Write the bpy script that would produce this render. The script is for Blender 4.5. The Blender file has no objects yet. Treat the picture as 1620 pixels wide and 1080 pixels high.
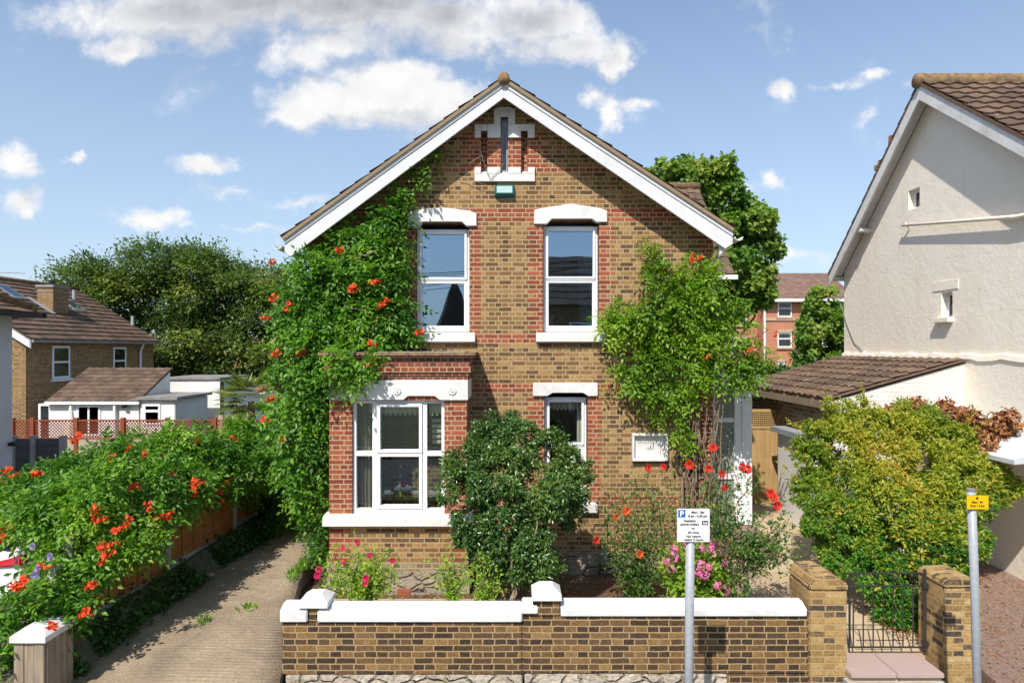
import bpy, bmesh, math, random
import numpy as np
from mathutils import Vector, Matrix
R = math.radians
random.seed(4); rng = np.random.default_rng(7)
scene = bpy.context.scene
C = scene.collection
F, HX, HY, CZ = 1080.0, 810.0, 552.0, 3.8
def P(px, py, Y): return ((px-HX)*Y/F, Y, CZ+(HY-py)*Y/F)   # measured point of the photo at a known distance

# ------------------------------------------------------------------ camera, sky, sun, exposure
cam = bpy.data.objects.new('camera', bpy.data.cameras.new('camera')); C.objects.link(cam)
cam.location = (0, 0, CZ); cam.rotation_euler = (R(90), 0, 0)
cam.data.lens = 24; cam.data.sensor_width = 36; cam.data.shift_y = 12/1620
cam.data.clip_end = 2000; cam.data.clip_start = .05
scene.camera = cam
SUND = Vector((.42, 1.0, -1.22)).normalized()          # direction the light travels
elev = math.asin(-SUND.z); az = math.atan2(-SUND.x, -SUND.y)
world = bpy.data.worlds.new('World'); scene.world = world; world.use_nodes = True
sun = bpy.data.objects.new('sun', bpy.data.lights.new('sun', 'SUN')); C.objects.link(sun)
sun.data.energy = 5.0; sun.data.angle = R(.53); sun.data.color = (1, .945, .86)
sun.rotation_euler = SUND.to_track_quat('-Z', 'Y').to_euler(); sun.location = (-5, -10, 20)
scene.view_settings.view_transform = 'Standard'; scene.view_settings.look = 'None'
scene.view_settings.exposure = .20; scene.view_settings.gamma = 1
scene.cycles.max_bounces = 6; scene.cycles.diffuse_bounces = 3; scene.cycles.transparent_max_bounces = 12
scene.cycles.transmission_bounces = 3; scene.cycles.glossy_bounces = 3

class NT:
    """tiny node helper"""
    def __init__(s, tree): s.t = tree; s.n = tree.nodes; s.l = tree.links
    def __call__(s, typ, ins=None, **attrs):
        nd = s.n.new(typ)
        for k, v in attrs.items(): setattr(nd, k, v)
        for k, v in (ins or {}).items():
            if isinstance(v, bpy.types.NodeSocket): s.l.new(v, nd.inputs[k])
            else: nd.inputs[k].default_value = v
        return nd
    def m(s, op, a, b=0.0, c=None, clamp=False):
        ins = {0: a, 1: b}
        if c is not None: ins[2] = c
        return s('ShaderNodeMath', ins, operation=op, use_clamp=clamp).outputs[0]
    def vm(s, op, a, b=None, out=0):
        ins = {0: a}
        if b is not None: ins[1] = b
        return s('ShaderNodeVectorMath', ins, operation=op).outputs[out]
    def mix(s, f, a, b, bt='MIX'):
        nd = s('ShaderNodeMix', data_type='RGBA', blend_type=bt)
        for i, v in ((0, f), (6, a), (7, b)):
            if isinstance(v, bpy.types.NodeSocket): s.l.new(v, nd.inputs[i])
            else: nd.inputs[i].default_value = v if i == 0 else col(v)
        return nd.outputs[2]
    def ramp(s, f, stops, interp='LINEAR'):
        nd = s('ShaderNodeValToRGB', {0: f}); cr = nd.color_ramp; cr.interpolation = interp
        while len(cr.elements) < len(stops): cr.elements.new(.5)
        for e, (p, c) in zip(cr.elements, stops): e.position = p; e.color = col(c)
        return nd.outputs[0]
    def noise(s, vec, scale, detail=4, rough=.55, out=0, dist=0):
        ins = {'Scale': scale, 'Detail': detail, 'Roughness': rough, 'Distortion': dist}
        if vec is not None: ins['Vector'] = vec
        return s('ShaderNodeTexNoise', ins).outputs[out]
    def sep(s, v): return s('ShaderNodeSeparateXYZ', {0: v}).outputs
    def comb(s, x, y, z=0.0): return s('ShaderNodeCombineXYZ', {0: x, 1: y, 2: z}).outputs[0]
def col(c):
    if isinstance(c, (int, float)): return (c, c, c, 1)
    return tuple(c) if len(c) == 4 else (*c, 1)

# world: Nishita sky with cumulus clouds laid out by direction (infinitely far away)
w = NT(world.node_tree); w.n.clear()
sky = w('ShaderNodeTexSky', sky_type='NISHITA'); sky.sun_disc = False
sky.sun_elevation = elev; sky.sun_rotation = az; sky.altitude = 50; sky.air_density = 1.0; sky.dust_density = .7; sky.ozone_density = 2.2
tc = w('ShaderNodeTexCoord').outputs['Generated']
x, y, z = w.sep(tc)
ya = w.m('MAXIMUM', y, .06)
u = w.m('DIVIDE', x, ya); v = w.m('DIVIDE', z, ya)
uv = w.comb(u, v)
warp = w.noise(uv, 4.0, 6, .6, out=1)
warp2 = w.noise(uv, 26.0, 5, .65, out=1)
uvw = w.vm('ADD', uv, w.vm('MULTIPLY', w.vm('SUBTRACT', warp, (.5, .5, .5)), (.13, .09, 0)))
uvw = w.vm('ADD', uvw, w.vm('MULTIPLY', w.vm('SUBTRACT', warp2, (.5, .5, .5)), (.055, .035, 0)))
CL = [(300,20,235,72,1),(560,0,270,70,1.1),(400,-10,300,70,1.1),(520,66,120,40,.75),(215,78,75,42,.9),(690,30,150,60,.95),(840,38,120,62,1),(905,78,95,42,.9),(965,88,36,32,.9),(470,98,100,45,.7),
      (510,172,130,58,1.1),(620,150,140,66,1.2),(705,160,95,52,1.1),(470,195,85,28,.85),(560,128,90,40,.7),
      (245,345,62,24,.8),(290,358,48,14,.45),(330,258,68,20,.75),(22,262,42,36,.95),(25,312,45,26,.8),(108,256,17,17,.8),(375,305,50,17,.5),(930,150,26,24,.55),
      (960,185,18,44,.55),(1010,160,40,12,.42),(1340,130,58,13,.5),(1400,122,40,12,.45),(1232,135,32,18,.5),(1217,292,24,15,.6),(470,320,60,10,.35),
      (1275,410,60,18,.5),(1150,300,40,14,.4),(390,355,90,8,.35),(1460,140,28,24,.45),(1385,180,30,14,.3)]
def cloud_mask(vec):
    acc = None
    for (cx, cy, rx, ry, a) in CL:
        d = w.vm('MULTIPLY', w.vm('SUBTRACT', vec, ((cx-HX)/F, (HY-cy)/F, 0)), (F/rx, F/ry, 0))
        q = w.m('MULTIPLY', w.m('SUBTRACT', 1.0, w.m('MINIMUM', w.vm('LENGTH', d, out=1), 1.6)), a)
        acc = q if acc is None else w.m('SMOOTH_MAX', acc, q, .12)
    return acc
base = cloud_mask(uvw)
under = w.m('MULTIPLY', w.m('SUBTRACT', cloud_mask(w.vm('ADD', uvw, (-.012, .038, 0))), base), 3.0, clamp=True)
n1 = w.noise(uv, 9, 9, .6, dist=.15); n1b = w.noise(w.vm('ADD', uv, (.008, -.018, 0)), 9, 9, .6, dist=.15)
front = w.m('GREATER_THAN', y, .06)
dens = w.m('ADD', base, w.m('MULTIPLY', w.m('SUBTRACT', n1, .49), 2.0))
# a few scattered clouds behind the camera as well
back = w.m('MULTIPLY', w.m('SUBTRACT', w.noise(tc, 2.2, 6, .6), .64), 5.0)
dens = w.m('ADD', w.m('MULTIPLY', dens, front), w.m('MULTIPLY', back, w.m('SUBTRACT', 1.0, front)))
dens = w('ShaderNodeMapRange', {'Value': dens, 'From Min': .0, 'From Max': .64}, interpolation_type='SMOOTHSTEP').outputs[0]
# thick middles and undersides turn grey, rims stay white
lightside = w.m('ADD', .5, w.m('MULTIPLY', w.m('SUBTRACT', n1, n1b), 3.2), clamp=True)
thick = w('ShaderNodeMapRange', {'Value': base, 'From Min': .3, 'From Max': .95}, interpolation_type='SMOOTHSTEP').outputs[0]
high = w('ShaderNodeMapRange', {'Value': v, 'From Min': .40, 'From Max': .50}).outputs[0]
grey = w.m('ADD', w.m('MULTIPLY', thick, w.m('ADD', .04, w.m('MULTIPLY', high, .72))), w.m('MULTIPLY', under, .30), clamp=True)
bright = w.m('SUBTRACT', w.m('ADD', .86, w.m('MULTIPLY', lightside, .18)), w.m('MULTIPLY', grey, .55))
skycol = w('ShaderNodeHueSaturation', {'Saturation': 1.0, 'Color': sky.outputs[0]}).outputs[0]
bg1 = w('ShaderNodeBackground', {'Color': skycol, 'Strength': .150})
hz = w('ShaderNodeBackground', {'Color': (.60, .74, .93, 1), 'Strength': .84})
hf = w.m('MULTIPLY', w('ShaderNodeMapRange', {'Value': z, 'From Min': .0, 'From Max': .50, 'To Min': 1.0, 'To Max': 0.18}).outputs[0], .70)
skyb = w('ShaderNodeMixShader', {0: hf, 1: bg1.outputs[0], 2: hz.outputs[0]})
cc = w.mix(w.m('MULTIPLY', grey, 1.0), (1.0, .985, .97), (.86, .91, 1.0))
bg2 = w('ShaderNodeBackground', {'Color': cc, 'Strength': w.m('MULTIPLY', bright, .93)})
mx = w('ShaderNodeMixShader', {0: w.m('MULTIPLY', dens, .94), 1: skyb.outputs[0], 2: bg2.outputs[0]})
w('ShaderNodeOutputWorld', {0: mx.outputs[0]})

# ------------------------------------------------------------------ materials
def mat(name):
    m = bpy.data.materials.new(name); m.use_nodes = True; n = NT(m.node_tree); n.n.clear(); return m, n
def out(n, sh): n('ShaderNodeOutputMaterial', {0: sh})
def bsdf(n, color, rough=.8, normal=None, spec=.3, metal=0.0, **kw):
    ins = {'Base Color': color if isinstance(color, bpy.types.NodeSocket) else col(color), 'Roughness': rough, 'Specular IOR Level': spec, 'Metallic': metal}
    if normal is not None: ins['Normal'] = normal
    ins.update(kw)
    return n('ShaderNodeBsdfPrincipled', ins).outputs[0]
def bump(n, h, strength=.5, dist=.01): return n('ShaderNodeBump', {'Height': h, 'Strength': strength, 'Distance': dist}).outputs[0]
def wallvec(n):
    """world position folded on to the wall's own plane: (along the wall, up)"""
    g = n('ShaderNodeNewGeometry'); p = n.sep(g.outputs['Position']); nn = n.sep(g.outputs['True Normal'])
    side = n.m('GREATER_THAN', n.m('ABSOLUTE', nn[0]), .7)
    flat = n.m('GREATER_THAN', n.m('ABSOLUTE', nn[2]), .7)
    uu = n.m('ADD', n.m('MULTIPLY', p[0], n.m('SUBTRACT', 1.0, side)), n.m('MULTIPLY', p[1], side))
    vv = n.m('ADD', n.m('MULTIPLY', p[2], n.m('SUBTRACT', 1.0, flat)), n.m('MULTIPLY', p[1], flat))
    return n.comb(uu, vv), g.outputs['Position']
def brick(name, ramp, mortar, bw=.235, bh=.075, ms=.010, var=.5, squash=.5, bumpd=.006, wob=.004, stain=None, scale=1.0):
    m, n = mat(name); vec, pos = wallvec(n)
    wv = n.vm('MULTIPLY', n.vm('SUBTRACT', n.noise(pos, 9, 2, out=1), (.5, .5, .5)), (wob*3, wob, 0))
    vec2 = n.vm('ADD', vec, wv)
    bt = n('ShaderNodeTexBrick', {'Vector': vec2, 'Color1': (0, 0, 0, 1), 'Color2': (1, 1, 1, 1), 'Mortar': (0, 0, 0, 1), 'Scale': 1.0,
           'Mortar Size': ms, 'Mortar Smooth': .25, 'Bias': 0.0, 'Brick Width': bw, 'Row Height': bh}, offset=.5, offset_frequency=2, squash=squash, squash_frequency=2)
    rnd = n('ShaderNodeTexWhiteNoise', {'W': n.m('MULTIPLY', n.sep(bt.outputs[0])[0], 937.0)}, noise_dimensions='1D').outputs[0]
    rnd = n.m('ADD', n.m('MULTIPLY', rnd, .8), n.m('MULTIPLY', n.noise(pos, 22, 3, .6), .36))
    rnd = n.m('SUBTRACT', rnd, .10, clamp=True)
    c = n.ramp(rnd, ramp)
    fn = n.noise(pos, 30, 5, .7)
    c = n.mix(n.m('MULTIPLY', n.ramp(fn, [(.35, 0), (.7, 1)]), var), c, n.mix(1.0, c, (.42, .38, .36), 'MULTIPLY'))
    big = n.noise(pos, .9, 6, .7)
    c = n.mix(n.ramp(big, [(.42, 0), (.7, .55)]), c, n.mix(1.0, c, (.58, .54, .50), 'MULTIPLY'))
    c = n.mix(n.ramp(n.noise(pos, 70, 3, .6), [(.55, 0), (.75, .35)]), c, (.52, .38, .22))
    drip = n.noise(n.vm('MULTIPLY', pos, (3.2, 3.2, .35)), 1.0, 5, .65)
    c = n.mix(n.ramp(drip, [(.54, 0), (.72, .4)]), c, n.mix(1.0, c, (.6, .57, .54), 'MULTIPLY'))
    mc = n.mix(n.noise(pos, 14, 3), mortar, tuple(k*.7 for k in mortar))
    c = n.mix(bt.outputs[1], c, mc)
    if stain: c = n.mix(n.ramp(n.noise(pos, .8, 6, .7), [(.5, 0), (.68, .6)]), c, stain)
    h = n.m('ADD', n.m('MULTIPLY', bt.outputs[1], -1.0), n.m('MULTIPLY', fn, .5))
    out(n, bsdf(n, c, .9, bump(n, h, .8, bumpd), .15)); return m
def rough_mat(name, c1, c2, scale=6, rough=.85, bs=.3, bd=.01, bscale=60, spec=.2, det=5, lo=.35, hi=.65):
    m, n = mat(name); pos = n('ShaderNodeNewGeometry').outputs['Position']
    c = n.mix(n.ramp(n.noise(pos, scale, det, .65), [(lo, 0), (hi, 1)]), c1, c2)
    out(n, bsdf(n, c, rough, bump(n, n.noise(pos, bscale, 4), bs, bd), spec)); return m
def tiles(name, c1, c2, c3, cw=.3, ch=.3, lichen=(.36, .30, .18), la=.3, ax=0):
    """roof tile colour: per-tile tint across axis ax plus lichen; the courses themselves are geometry"""
    m, n = mat(name); g = n('ShaderNodeNewGeometry'); p = n.sep(g.outputs['Position']); pos = g.outputs['Position']
    uvn = n('ShaderNodeUVMap').outputs[0]; q = n.sep(uvn)
    cell = n.comb(n.m('FLOOR', q[0]), n.m('FLOOR', q[1]))
    r = n('ShaderNodeTexWhiteNoise', {'Vector': cell}, noise_dimensions='2D').outputs[0]
    c = n.ramp(r, [(0, c1), (.5, c2), (1, c3)])
    fr = n.m('FRACT', q[0])
    joint = n.m('LESS_THAN', fr, .05)
    c = n.mix(n.m('MULTIPLY', joint, .55), c, tuple(k*.25 for k in c1))
    c = n.mix(n.m('MULTIPLY', n.ramp(n.noise(pos, 5, 6, .75), [(.52, 0), (.66, 1)]), la), c, lichen)
    c = n.mix(n.m('MULTIPLY', n.ramp(n.noise(pos, 14, 3, .6), [(.68, 0), (.72, 1)]), .7), c, (.5, .46, .36))
    out(n, bsdf(n, c, .85, bump(n, n.noise(pos, 40, 4), .4, .01), .2)); return m
def leafmat(name, stops, trans=.35, rough=.42, spec=.35):
    m, n = mat(name)
    a = n('ShaderNodeAttribute', attribute_name='rnd').outputs['Fac']
    c = n.ramp(a, stops)
    d = bsdf(n, c, rough, None, spec)
    tc_ = n.mix(1.0, c, (1.5, 1.7, .7), 'MULTIPLY')
    t = n('ShaderNodeBsdfTranslucent', {'Color': tc_}).outputs[0]
    out(n, n('ShaderNodeMixShader', {0: trans, 1: d, 2: t}).outputs[0]); return m

YB = [(0, (.07, .044, .03)), (.18, (.17, .10, .05)), (.42, (.275, .155, .064)), (.66, (.37, .22, .088)), (.88, (.49, .315, .135)), (1, (.42, .20, .085))]
RB = [(0, (.20, .055, .035)), (.5, (.33, .085, .043)), (.85, (.42, .125, .06)), (1, (.27, .08, .05))]
M = {}
M['stock'] = brick('stock brick', YB, (.50, .37, .215), bw=.225, var=.7, wob=.009, ms=.009)
M['red'] = brick('red brick', RB, (.54, .39, .25), var=.55, wob=.009, ms=.009)
M['gwall'] = brick('garden wall brick', [(0, (.045, .033, .027)), (.35, (.09, .06, .038)), (.6, (.165, .098, .05)), (.82, (.29, .175, .07)), (1, (.42, .27, .115))], (.44, .30, .15), bw=.215, bh=.069, ms=.008, var=.8, wob=.014, bumpd=.012, squash=.6)
M['pier'] = brick('gate pier brick', bw=.215, bh=.071, ramp=[(0, (.06, .05, .045)), (.2, (.12, .09, .065)), (.32, (.34, .21, .08)), (.7, (.54, .35, .13)), (1, (.62, .45, .23))], mortar=(.46, .325, .17), ms=.009, var=.85, wob=.013, bumpd=.010, squash=.6)
M['brown'] = brick('distant stock brick', [(0, (.14, .08, .045)), (.5, (.30, .175, .08)), (1, (.42, .26, .12))], (.42, .31, .18))
M['darkred'] = brick('dark red cornice brick', [(0, (.15, .05, .035)), (.6, (.30, .085, .05)), (1, (.38, .13, .075))], (.40, .28, .21), bw=.115, squash=1.0, var=.4)
M['apt'] = brick('apartment brick', [(0, (.42, .13, .07)), (.6, (.56, .19, .10)), (1, (.62, .25, .14))], (.58, .36, .25), var=.15)
M['oldbrick'] = brick('old outbuilding brick', [(0, (.12, .09, .06)), (.5, (.30, .21, .13)), (1, (.48, .36, .22))], (.42, .35, .25))
def whitebrick():
    m, n = mat('painted brick'); vec, pos = wallvec(n)
    bt = n('ShaderNodeTexBrick', {'Vector': vec, 'Scale': 1.0, 'Mortar Size': .008, 'Mortar Smooth': .5, 'Brick Width': .225, 'Row Height': .075})
    c = n.mix(n.ramp(n.noise(pos, 3, 5), [(.4, 0), (.7, 1)]), (.78, .75, .69), (.66, .62, .56))
    out(n, bsdf(n, c, .8, bump(n, n.m('MULTIPLY', bt.outputs[1], -1.0), .7, .006))); return m
M['wbrick'] = whitebrick()
def paint(name, c1, c2, sc=4, flake=.0):
    m, n = mat(name); pos = n('ShaderNodeNewGeometry').outputs['Position']
    c = n.mix(n.ramp(n.noise(pos, sc, 6, .7), [(.45, 0), (.75, 1)]), c1, c2)
    c = n.mix(n.ramp(n.noise(n.vm('MULTIPLY', pos, (9, 9, 1.2)), 1.0, 6, .7), [(.52, 0), (.74, .35)]), c, (.46, .44, .39))
    if flake: c = n.mix(n.m('MULTIPLY', n.ramp(n.noise(pos, 17, 4, .7), [(.66, 0), (.69, 1)]), flake), c, (.34, .30, .25))
    out(n, bsdf(n, c, .6, bump(n, n.noise(pos, 35, 5), .35, .006), .3)); return m
M['white'] = paint('white painted stone', (.72, .71, .69), (.55, .53, .49), 3, flake=.8)
M['barge'] = paint('white bargeboard', (.66, .665, .68), (.55, .555, .56), 2.5, flake=.25)
M['upvc'] = paint('white window frame', (.80, .81, .82), (.76, .77, .78))
def render_wall():
    m, n = mat('cream render'); pos = n('ShaderNodeNewGeometry').outputs['Position']
    c = n.mix(n.ramp(n.noise(pos, .8, 7, .7), [(.4, 0), (.7, 1)]), (.95, .865, .735), (.88, .79, .655))
    st = n.noise(n.vm('MULTIPLY', pos, (1, 5, .5)), 1.0, 5, .7)
    c = n.mix(n.ramp(st, [(.55, 0), (.78, .4)]), c, (.68, .57, .44))
    ck = n('ShaderNodeTexVoronoi', {'Vector': n.vm('ADD', pos, n.vm('MULTIPLY', n.noise(pos, 3, 5, out=1), (.8, .8, .8))), 'Scale': .55}, feature='DISTANCE_TO_EDGE').outputs[0]
    c = n.mix(n.m('MULTIPLY', n.m('LESS_THAN', ck, .0015), .2), c, (.45, .38, .30))
    h = n.m('ADD', n.noise(pos, 9, 6, .7), n.m('MULTIPLY', n.noise(pos, 45, 3), .3))
    out(n, bsdf(n, c, .9, bump(n, h, .35, .035), .1)); return m
M['render'] = render_wall()
M['whitewall'] = rough_mat('white render', (.80, .79, .76), (.68, .66, .62), 1.5, bscale=30)
M['greywall'] = rough_mat('grey white render', (.62, .64, .66), (.54, .56, .58), 1.5, bscale=30)
M['tile'] = tiles('brown concrete tile', (.09, .06, .045), (.13, .085, .062), (.17, .11, .08))
M['tile_r'] = tiles('weathered brown tile', (.085, .058, .042), (.125, .082, .058), (.165, .108, .075), la=.25)
M['tile_e'] = tiles('verge tile', (.16, .115, .075), (.22, .155, .10), (.27, .20, .13), la=.5)
M['tile_a'] = tiles('apartment tile', (.17, .10, .08), (.21, .13, .10), (.24, .15, .12), la=.1)
M['ridge'] = rough_mat('lichened ridge tile', (.15, .10, .07), (.30, .19, .085), 11, lo=.4, hi=.6)
M['lead'] = rough_mat('lead', (.26, .27, .29), (.34, .35, .37), 3)
M['felt'] = rough_mat('roof felt', (.20, .19, .18), (.30, .28, .26), 3)
M['stone'] = None
def rubble(name, a, b, mo, sc=4.2):
    m, n = mat(name); vec, pos = wallvec(n)
    d = n.vm('ADD', n.vm('MULTIPLY', vec, (1.0, 1.5, 1)), n.vm('MULTIPLY', n.vm('SUBTRACT', n.noise(pos, 6, 3, out=1), (.5, .5, .5)), (.12, .12, 0)))
    vo = n('ShaderNodeTexVoronoi', {'Vector': d, 'Scale': sc}, feature='DISTANCE_TO_EDGE').outputs[0]
    vc = n('ShaderNodeTexVoronoi', {'Vector': d, 'Scale': sc}, feature='F1').outputs['Color']
    e = n.ramp(vo, [(.02, 0), (.10, 1)])
    c = n.mix(n.sep(vc)[0], a, b)
    c = n.mix(n.ramp(n.noise(pos, 18, 5, .7), [(.4, 0), (.7, .6)]), c, tuple(k*.5 for k in a))
    c = n.mix(e, mo, c)
    out(n, bsdf(n, c, .9, bump(n, n.m('ADD', e, n.noise(pos, 20, 5)), .9, .04), .15)); return m
M['stone'] = rubble('rubble stone', (.42, .36, .28), (.60, .53, .43), (.34, .28, .20))
M['stonelow'] = rubble('ragstone plinth', (.30, .25, .19), (.42, .36, .28), (.26, .22, .17), 3.4)
def glass(name, refl=.42, tint=(.55, .62, .65)):
    m, n = mat(name); pos = n('ShaderNodeNewGeometry').outputs['Position']
    nb = bump(n, n.noise(pos, 2.2, 1), .12, .004)
    g = n('ShaderNodeBsdfGlossy', {'Color': (.50, .66, .82, 1), 'Roughness': .0, 'Normal': nb}).outputs[0]
    t = n('ShaderNodeBsdfTransparent', {'Color': col(tint)}).outputs[0]
    out(n, n('ShaderNodeMixShader', {0: refl, 1: t, 2: g}).outputs[0]); return m
M['glass'] = glass('window glass'); M['glass_low'] = glass('window glass dim', .16, (.86, .9, .88))
M['frost'] = rough_mat('obscured porch glass', (.20, .23, .20), (.30, .33, .28), 5, rough=.12, bs=.1, spec=.8)
def flat(name, c, rough=.6, spec=.3, metal=0.0, **kw):
    m, n = mat(name); pos = n('ShaderNodeNewGeometry').outputs['Position']
    cc_ = n.mix(n.noise(pos, 12, 5, .65), tuple(min(1, k*1.1) for k in c), tuple(k*.82 for k in c))
    out(n, bsdf(n, cc_, rough, None, spec, metal, **kw)); return m
M['curtain'] = flat('net curtain', (.88, .80, .66)); M['curtain_dk'] = flat('patterned curtain', (.34, .27, .19)); M['curtain_bl'] = flat('blue curtain', (.34, .45, .55))
M['room'] = flat('room wall', (.25, .22, .19)); M['roomdk'] = flat('dark furniture', (.05, .045, .04)); M['teal'] = flat('teal alarm plastic', (.02, .16, .18), .35)
M['alarmlbl'] = flat('pale alarm label', (.45, .62, .60), .4)
M['terracotta'] = flat('terracotta', (.38, .13, .07), .8); M['potred'] = flat('chimney pot clay', (.30, .10, .07), .85)
M['galv'] = rough_mat('galvanised steel', (.30, .32, .345), (.38, .40, .425), 25, rough=.45, bs=.05, spec=.5)
M['iron'] = flat('black iron', (.03, .028, .027), .5, .5); M['black'] = flat('black plastic', (.02, .02, .02), .5)
M['signwhite'] = flat('sign white', (.80, .80, .80), .4); M['signback'] = flat('sign grey back', (.22, .22, .23), .6)
M['signblue'] = flat('sign blue', (.02, .13, .45), .4); M['signyellow'] = flat('sign yellow', (.80, .48, .01), .4); M['ink'] = flat('black ink', (.02, .02, .02), .5)
M['engrave'] = flat('engraved letter', (.42, .40, .38), .8)
def wood(name, c1, c2, along='Z', sc=1.0, boards=0.0):
    m, n = mat(name); pos = n('ShaderNodeNewGeometry').outputs['Position']
    st = {'X': (1, 14, 14), 'Y': (14, 1, 14), 'Z': (14, 14, 1)}[along]
    g = n.noise(n.vm('MULTIPLY', pos, st), 1.6*sc, 6, .65)
    c = n.mix(n.ramp(g, [(.32, 0), (.68, 1)]), c1, c2)
    c = n.mix(n.ramp(n.noise(pos, 2.5, 3), [(.45, 0), (.8, .5)]), c, tuple(k*.55 for k in c1))
    out(n, bsdf(n, c, .8, bump(n, g, .5, .006), .2)); return m
M['orangewood'] = wood('orange fence timber', (.52, .22, .07), (.24, .095, .035), 'Y')
M['gatewood'] = wood('pale pine boards', (.48, .33, .15), (.36, .22, .09)); M['oldwood'] = wood('weathered boards', (.36, .29, .21), (.22, .17, .12))
M['redwood'] = wood('red stained trellis', (.30, .085, .04), (.22, .06, .03), 'X'); M['greywood'] = wood('grey fence boards', (.16, .155, .15), (.11, .105, .10), 'X')
M['lapwood'] = wood('pale lap panel', (.50, .42, .32), (.38, .31, .23), 'X')
M['concrete'] = rough_mat('concrete post', (.36, .34, .31), (.48, .46, .42), 8, bscale=40)
M['bark'] = rough_mat('bark', (.16, .11, .07), (.26, .19, .13), 20, bs=.9, bd=.02, bscale=40); M['palebark'] = rough_mat('pale branch bark', (.34, .27, .20), (.22, .16, .11), 25, bs=.5)
M['stem'] = flat('green stem', (.12, .17, .05))
def driveway():
    m, n = mat('ridged concrete drive'); pos = n('ShaderNodeNewGeometry').outputs['Position']
    c = n.mix(n.ramp(n.noise(pos, 1.3, 7, .7), [(.35, 0), (.7, 1)]), (.46, .355, .24), (.27, .205, .14))
    c = n.mix(n.ramp(n.noise(pos, 26, 6, .8), [(.42, 0), (.72, .7)]), c, (.15, .12, .09))
    c = n.mix(n.ramp(n.noise(pos, .9, 5, .7, dist=1.2), [(.5, 0), (.62, .5)]), c, (.20, .165, .125))
    ck = n('ShaderNodeTexVoronoi', {'Vector': n.vm('ADD', pos, n.vm('MULTIPLY', n.noise(pos, 2.5, 5, out=1), (.9, .9, 0))), 'Scale': .42}, feature='DISTANCE_TO_EDGE').outputs[0]
    c = n.mix(n.m('MULTIPLY', n.m('LESS_THAN', ck, .0012), .4), c, (.07, .06, .045))
    c = n.mix(n.ramp(n.noise(pos, 75, 2, .5), [(.66, 0), (.70, .6)]), c, (.60, .53, .43))
    rid = n('ShaderNodeTexWave', {'Vector': n.vm('MULTIPLY', pos, (0, 1, 0)), 'Scale': 4.6, 'Distortion': 5.0, 'Detail': 4, 'Detail Scale': 2.0}, bands_direction='Y').outputs[1]
    wear = n.ramp(n.noise(n.vm('MULTIPLY', pos, (1, .5, 1)), 1.2, 4), [(.4, 0), (.6, 1)])
    h = n.m('ADD', n.m('MULTIPLY', n.m('MULTIPLY', rid, wear), .42), n.m('MULTIPLY', n.noise(pos, 45, 6, .75), 1.1))
    out(n, bsdf(n, c, .92, bump(n, h, .8, .022), .12)); return m
M['drive'] = driveway()
def slabs():
    m, n = mat('sandstone paving'); pos = n('ShaderNodeNewGeometry').outputs['Position']
    bt = n('ShaderNodeTexBrick', {'Vector': pos, 'Color1': (.52, .40, .27, 1), 'Color2': (.46, .345, .225, 1), 'Mortar': (.22, .16, .10, 1), 'Scale': 1.0, 'Mortar Size': .007, 'Brick Width': .6, 'Row Height': .6}, offset=0.0)
    c = n.mix(n.ramp(n.noise(pos, 5, 6, .7), [(.4, 0), (.75, .5)]), bt.outputs[0], (.33, .25, .17))
    out(n, bsdf(n, c, .88, bump(n, n.m('SUBTRACT', n.noise(pos, 50, 4), bt.outputs[1]), .5, .006), .15)); return m
M['slab'] = slabs()
def soil(name, a, b, leafc=None):
    m, n = mat(name); pos = n('ShaderNodeNewGeometry').outputs['Position']
    c = n.mix(n.ramp(n.noise(pos, 14, 7, .8), [(.35, 0), (.65, 1)]), a, b)
    if leafc:
        vo = n('ShaderNodeTexVoronoi', {'Vector': pos, 'Scale': 26.0}, feature='F1')
        f = n.m('MULTIPLY', n.m('LESS_THAN', n.sep(vo.outputs['Color'])[1], .3), n.ramp(n.noise(pos, 1.6, 4), [(.42, 0), (.55, 1)]))
        c = n.mix(n.m('MULTIPLY', f, n.m('LESS_THAN', vo.outputs['Distance'], .42)), c, leafc)
    out(n, bsdf(n, c, .95, bump(n, n.noise(pos, 30, 6, .8), 1.0, .05), .1)); return m
M['soil'] = soil('garden soil', (.13, .085, .055), (.25, .17, .11), (.30, .15, .06)); M['ground'] = soil('dry ground', (.16, .14, .09), (.10, .12, .05))
M['redpath'] = soil('worn red path', (.32, .21, .165), (.46, .33, .265), (.34, .13, .06))
M['pinkstep'] = rough_mat('pink granite step', (.46, .34, .305), (.40, .295, .26), 90, rough=.6, bs=.1)
M['asphalt'] = rough_mat('asphalt', (.045, .045, .046), (.065, .064, .062), 40, bscale=200); M['pave'] = rough_mat('pavement', (.24, .23, .21), (.30, .29, .27), 12)
M['moss'] = rough_mat('moss kerb', (.20, .17, .12), (.10, .11, .05), 9, bs=.8, bd=.03)
M['carpaint'] = flat('white car paint', (.74, .75, .76), .22, .6, **{'Coat Weight': .6}); M['cardark'] = flat('car glass dark', (.02, .022, .025), .05, .8)
M['tailred'] = flat('tail light red', (.45, .01, .012), .15, .7); M['rubber'] = flat('tyre rubber', (.03, .03, .03), .8); M['chrome'] = flat('chrome', (.7, .7, .7), .15, .5, 1.0)
G = lambda r, g, b: (r, g, b)
M['vine'] = leafmat('trumpet vine leaf', [(0, G(.03, .09, .012)), (.4, G(.075, .20, .018)), (.78, G(.20, .37, .03)), (1, G(.42, .50, .06))])
M['vine2'] = leafmat('yellower vine leaf', [(0, G(.06, .14, .012)), (.4, G(.14, .27, .018)), (.8, G(.29, .43, .03)), (1, G(.48, .52, .06))])  # yellower leaf colour of the right-hand climber
M['bush'] = leafmat('dark bush leaf', [(0, G(.025, .065, .014)), (.5, G(.055, .13, .024)), (.85, G(.13, .22, .04)), (1, G(.30, .30, .08))], .2, .28, .6)
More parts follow.
